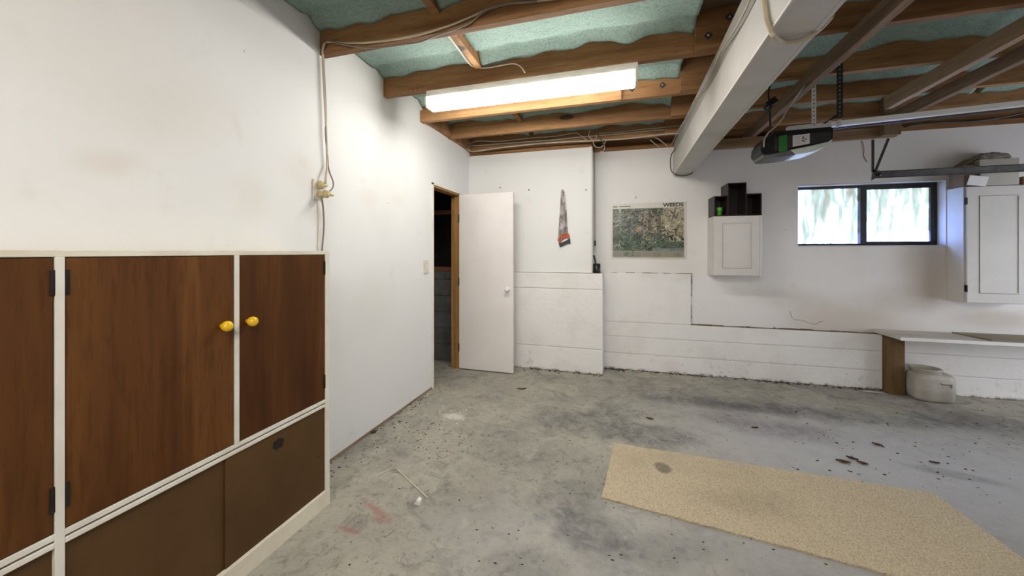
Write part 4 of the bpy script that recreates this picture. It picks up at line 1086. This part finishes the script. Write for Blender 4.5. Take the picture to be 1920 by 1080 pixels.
# leads of the opener
q = [on_y(1432, 276, 2.94), on_y(1433, 262, 2.93), on_y(1440, 250, 2.93), on_y(1456, 235, 2.94), on_y(1468, 220, 2.95), on_y(1474, 208, 2.96)]
q.append(Vector((2.975, 2.96, 2.475)))
cable('opener_lead', 'pale lead curving from the black opener up to the batten', q, .005, M_CORDW)
q = [on_y(1444, 250, 2.97), on_y(1444, 225, 2.97), on_y(1443, 200, 2.97), on_y(1441, 175, 2.97), on_y(1444, 160, 2.97), on_y(1449, 152, 2.98)]
cable('opener_lead', 'black lead rising straight from the opener beside the white beam', q, .006, M_CORDK)
tr0 = on_y(1443, 195, 2.96)
tf = thing('plug_adapter', 'black plug adapter hanging on the black opener lead', 'adapter', (tr0.x, 2.96, tr0.z))
obj('adapter_body', MB().box(-.035, .035, -.018, .018, -.022, .022, .006, Matrix.Translation((tr0.x + .008, 2.955, tr0.z + .008)) @ Matrix.Rotation(-.6, 4, 'Y')), M_BLACK, tf)
obj('adapter_cord', MB().tube([(tr0.x - .02, 2.95, tr0.z - .012), (tr0.x - .035, 2.945, tr0.z - .035), (tr0.x - .005, 2.945, tr0.z - .045), (tr0.x + .01, 2.95, tr0.z - .02)], .006, 7), M_CORDK, tf)
# dark cable sagging behind the opener rail
q = [on_y(a, b_, 4.15) for a, b_ in ((1695, 238), (1730, 232), (1780, 229), (1830, 227), (1880, 220), (1915, 212))]
cable('black_wire', 'dark cable sagging along the wall top behind the opener rail', q, .008, M_CORDK)
q = [on_bw(a, b_, DU + .006) for a, b_ in ((1617, 264), (1621, 280), (1620, 292), (1627, 304))]
cable('yellowed_string', 'yellowed string hanging down the wall left of the track hangers', [BW @ Vector((a, -DU - .004, b_)) for a, b_ in q], .003, M_PLUG)

# ------------------------------------------------------------------ bench, plank and container
bl = 4.14
bn = thing('bench_shelf', 'long low white shelf fixed to the back wall on a timber post', 'shelf', (bl + .1, 4.3, 0))
ub = U(bl)
obj('shelf_board', MB().box(ub, UE - .02, -.335, -DU - .002, .557, .583, .002), M_BENCH, bn, BW)
obj('front_edge', MB().box(ub, UE - .02, -.345, -.3345, .555, .5835, .002), M_BENCHF, bn, BW)
obj('post', MB().box(U(4.20), U(4.312), -.112, -.002, 0.0, .556, .004), M_POSTW, bn, BW)
obj('post', MB().box(U(6.0), U(6.11), -.112, -.002, 0.0, .556, .004), M_POSTW, bn, BW)
qa, _ = on_bw(1793, 628, .05)
tag(obj('loose_plank', MB().prism([(qa, -.0), (qa + .06, -.30), (qa + 1.3, -.30), (qa + 1.3, 0.0)], 'z', .584, .594, .001), M_PLANK, None, BW), 'olive grey board lying on the low white shelf', 'board')

def rr_ring(hx, hy, rad, n=8):
    pts = []
    for cx_, cy_, a0 in ((hx - rad, hy - rad, 0), (-hx + rad, hy - rad, 1.5708), (-hx + rad, -hy + rad, 3.1416), (hx - rad, -hy + rad, 4.7124)):
        for k in range(n + 1):
            a = a0 + 1.5708 * k / n; pts.append((cx_ + rad * math.cos(a), cy_ + rad * math.sin(a)))
    return pts
JC = Vector((4.478, 4.315, 0))
jc = thing('plastic_drum', 'squat yellowed white plastic drum with wide neck beside the shelf post', 'container', JC, BW_A)
bm = bmesh.new(); rings = []
for hx, hy, rad, z in ((.120, .095, .06, .0), (.135, .110, .075, .006), (.142, .117, .08, .03), (.146, .120, .085, .12), (.144, .118, .085, .20), (.136, .110, .08, .228), (.115, .09, .07, .243), (.06, .04, .035, .246)):
    rings.append([bm.verts.new((x, y, z)) for x, y in rr_ring(hx, hy, rad)])
for a, b_ in zip(rings, rings[1:]):
    n = len(a)
    for k in range(n):
        f = bm.faces.new((a[k], a[(k + 1) % n], b_[(k + 1) % n], b_[k])); f.smooth = True
bm.faces.new(rings[0][::-1]); bm.faces.new(rings[-1])
JM = Matrix.Translation(JC) @ Matrix.Rotation(BW_A, 4, 'Z')
obj('drum_body', bm, M_JERRY, jc, JM)
NM = JM @ Matrix.Translation((-.028, .005, .24))
obj('neck', MB().lathe([(.098, 0), (.102, .006), (.102, .028), (.108, .032), (.108, .040), (.100, .042), (.092, .040), (.09, .012), (.08, .010)], 32, NM), M_JERRY, jc)
obj('handle_grip', MB().box(.005, .080, -.128, -.117, .172, .182, .003, JM).box(.072, .080, -.126, -.117, .140, .176, .003, JM), M_JERRY, jc)
obj('handle_shadow_gap', MB().box(.005, .072, -.123, -.1175, .166, .171, .001, JM), simple('drum_shade', (.13, .115, .085), (.1, .085, .06), 20, .8), jc)  # dark strip painting the shade under the grip

# ------------------------------------------------------------------ carpet strip
A = floor_at(1152, 833); B = floor_at(1752, 928); D = floor_at(1128, 935)
r1 = floor_at(1915, 1048); d2_ = floor_at(1645, 1074)
def isect(p, q, r, s):
    a = q - p; b_ = s - r; den = a.x * b_.y - a.y * b_.x
    t = ((r.x - p.x) * b_.y - (r.y - p.y) * b_.x) / den
    return p + a * t
C = isect(B, r1, D, d2_)
edge = []
random.seed(11)
for p, q in ((A, B), (B, C), (C, D), (D, A)):
    n = int((q - p).length / .03)
    for k in range(n):
        v = p.lerp(q, k / n); edge.append((v.x + random.uniform(-.003, .003), v.y + random.uniform(-.003, .003)))
bm = bmesh.new()
tv = [bm.verts.new((x, y, .009)) for x, y in edge]; bv = [bm.verts.new((x + random.uniform(-.002, .002), y, .0005)) for x, y in edge]
bm.faces.new(tv); n = len(tv)
for k in range(n): bm.faces.new((tv[k], bv[k], bv[(k + 1) % n], tv[(k + 1) % n]))
bmesh.ops.recalc_face_normals(bm, faces=bm.faces[:])
tag(obj('carpet_offcut', bm, M_CARPET), 'tan loop carpet offcut lying on the concrete floor', 'carpet')

# ------------------------------------------------------------------ litter on the floor
tp = floor_at(783, 944)
wt = thing('plastic_scrap', 'small white plastic wedge on the floor near the cupboard', 'scrap', (tp.x, tp.y, 0))
obj('wedge', MB().prism([(tp.x - .016, 0.0), (tp.x + .018, 0.0), (tp.x + .018, .022), (tp.x + .004, .030)], 'y', tp.y - .013, tp.y + .013, .001), M_TAPEW, wt)
st_ = [floor_at(*q) + Vector((0, 0, .004)) for q in ((705, 895), (728, 883), (742, 879))]
st2 = [floor_at(*q) + Vector((0, 0, .004)) for q in ((742, 879), (770, 905), (802, 935))]
bs = MB().tube(st_, .0022, 5).tube(st2, .0030, 5)
tag(obj('bent_straw', bs, M_PALED), 'thin pale bent straw lying on the concrete floor', 'straw')
def leaf_obj(px, py, l, wd, a, label, curl=.008):
    p = floor_at(px, py)
    z0 = .0
    if 1150 < px < 1750 and py > 835 + (px - 1150) * .155: z0 = .009
    bm = bmesh.new()
    rows = []
    for i in range(7):
        t = i / 6; hw = 1.35 * wd * math.sin(math.pi * min(max(t, .04), .97)) ** .8
        r_ = []
        for s in (-1, 0, 1):
            r_.append(bm.verts.new((l * (t - .5), s * hw, .002 + z0 + curl * (abs(s) * .8 + (t - .5) ** 2 * 2))))
        rows.append(r_)
    for a_, b_ in zip(rows, rows[1:]):
        for k in range(2): bm.faces.new((a_[k], b_[k], b_[k + 1], a_[k + 1]))
    bm.transform(Matrix.Translation((p.x, p.y, 0)) @ Matrix.Rotation(a, 4, 'Z'))
    r = bmesh.ops.solidify(bm, geom=bm.faces[:], thickness=.0015)
    return tag(obj('dry_leaf', bm, M_LEAF), label, 'leaf', 'dry leaves on the floor')
leaf_obj(1581, 867, .075, .016, -.15, 'dark red-brown curled leaf, leftmost of the trio by the carpet edge')
leaf_obj(1598, 861, .06, .012, -.5, 'tan dry leaf with stalk in the middle of the trio by the carpet edge')
leaf_obj(1617, 870, .055, .014, -.4, 'brown oval leaf, rightmost of the trio by the carpet edge')
leaf_obj(1645, 835, .055, .013, -.6, 'dark dry leaf alone behind the leaf trio')
leaf_obj(1752, 869, .05, .009, -.15, 'narrow dark leaf on the floor right of the trio')
leaf_obj(1218, 786, .06, .010, -.2, 'black narrow leaf on the floor behind the carpet corner')
leaf_obj(1415, 803, .05, .006, .2, 'thin twig-like leaf on the dark oil stain')
leaf_obj(700, 811, .05, .016, .3, 'brown crumpled leaf at the foot of the left wall')
leaf_obj(978, 730, .09, .010, .25, 'reddish leaf with long stalk on the floor before the open door')
cb2 = bmesh.new()
# scattered crumbs, thick by the walls
random.seed(33)
def crumb(bm, x, y, z, s):
    a = random.random() * 6.28; vs = []
    for k in range(5):
        t = a + k * 1.2566 + random.uniform(-.3, .3); r_ = s * random.uniform(.5, 1.3)
        vs.append(bm.verts.new((x + r_ * math.cos(t) * 1.5, y + r_ * math.sin(t), z)))
    top = bm.verts.new((x, y, z + s * random.uniform(.4, .9)))
    for k in range(5): bm.faces.new((vs[k], vs[(k + 1) % 5], top))
bm = cb2
for _ in range(260):
    u = random.choice((random.uniform(0.0, 2.6), random.gauss(.12, .08), random.gauss(.75, .2), random.gauss(1.7, .15), random.gauss(2.4, .15))); u = min(max(u, 0.01), 2.6); d = abs(random.gauss(0, .04)) + .006
    p = BW @ Vector((u, -d, 0)); crumb(bm, p.x, p.y, .0005, random.choice((.004, .006, .008, .012)) * (1.3 if d < .04 else .8))
for _ in range(90):
    crumb(bm, random.uniform(.7, 1.58), 4.13 - abs(random.gauss(0, .03)) - .004, .0005, random.choice((.004, .006, .010)))
for _ in range(95):
    crumb(bm, abs(random.gauss(0, .09)) + .01, random.uniform(1.65, 3.2), .0005, random.choice((.003, .004, .006, .008)))
for _ in range(110):
    p = floor_at(random.gauss(770, 60), random.gauss(815, 25)); crumb(bm, max(p.x, .02), p.y, .0005, random.choice((.003, .004, .006)))
for _ in range(260):
    p = floor_at(random.uniform(650, 1900), random.uniform(745, 1060)); crumb(bm, p.x, p.y, .0005, random.choice((.002, .003, .004, .005)))
for _ in range(70):
    p = floor_at(random.uniform(1480, 1900), random.uniform(760, 900)); crumb(bm, p.x, p.y, .0005, random.choice((.004, .005, .008)))
o = tag(obj('leaf_crumbs', bm, M_DEB), 'dark leaf crumbs and grit scattered over the concrete floor', 'debris'); o['kind'] = 'stuff'
bm = bmesh.new()
for _ in range(70):
    p = floor_at(random.uniform(700, 1250), random.uniform(710, 860)); crumb(bm, p.x, p.y, .0005, random.choice((.003, .004, .006)))
for _ in range(110):
    p = floor_at(random.gauss(852, 14), random.gauss(781, 8)); crumb(bm, p.x, p.y, .0005, random.choice((.002, .003, .005)))
for _ in range(40):
    u = random.random(); v = random.random(); p = A.lerp(B, u).lerp(D.lerp(C, u), v); crumb(bm, p.x, p.y, .0092, random.choice((.003, .004)))
o = tag(obj('pale_crumbs', bm, M_PALED), 'pale plaster chips scattered over floor and carpet', 'debris'); o['kind'] = 'stuff'
# paint flake at the post foot
fp = floor_at(1640, 737)
bm = bmesh.new()
vs = [bm.verts.new((fp.x + dx, fp.y + dy, .002 + dz)) for dx, dy, dz in ((-.11, .02, 0), (-.04, -.012, .006), (.05, -.02, .004), (.10, -.01, 0), (.06, .012, .008), (-.03, .02, .01))]
bm.faces.new(vs); bmesh.ops.solidify(bm, geom=bm.faces[:], thickness=.003)
tag(obj('paint_flake', bm, M_TAPEW), 'long white paint flake on the floor by the shelf post', 'flake')
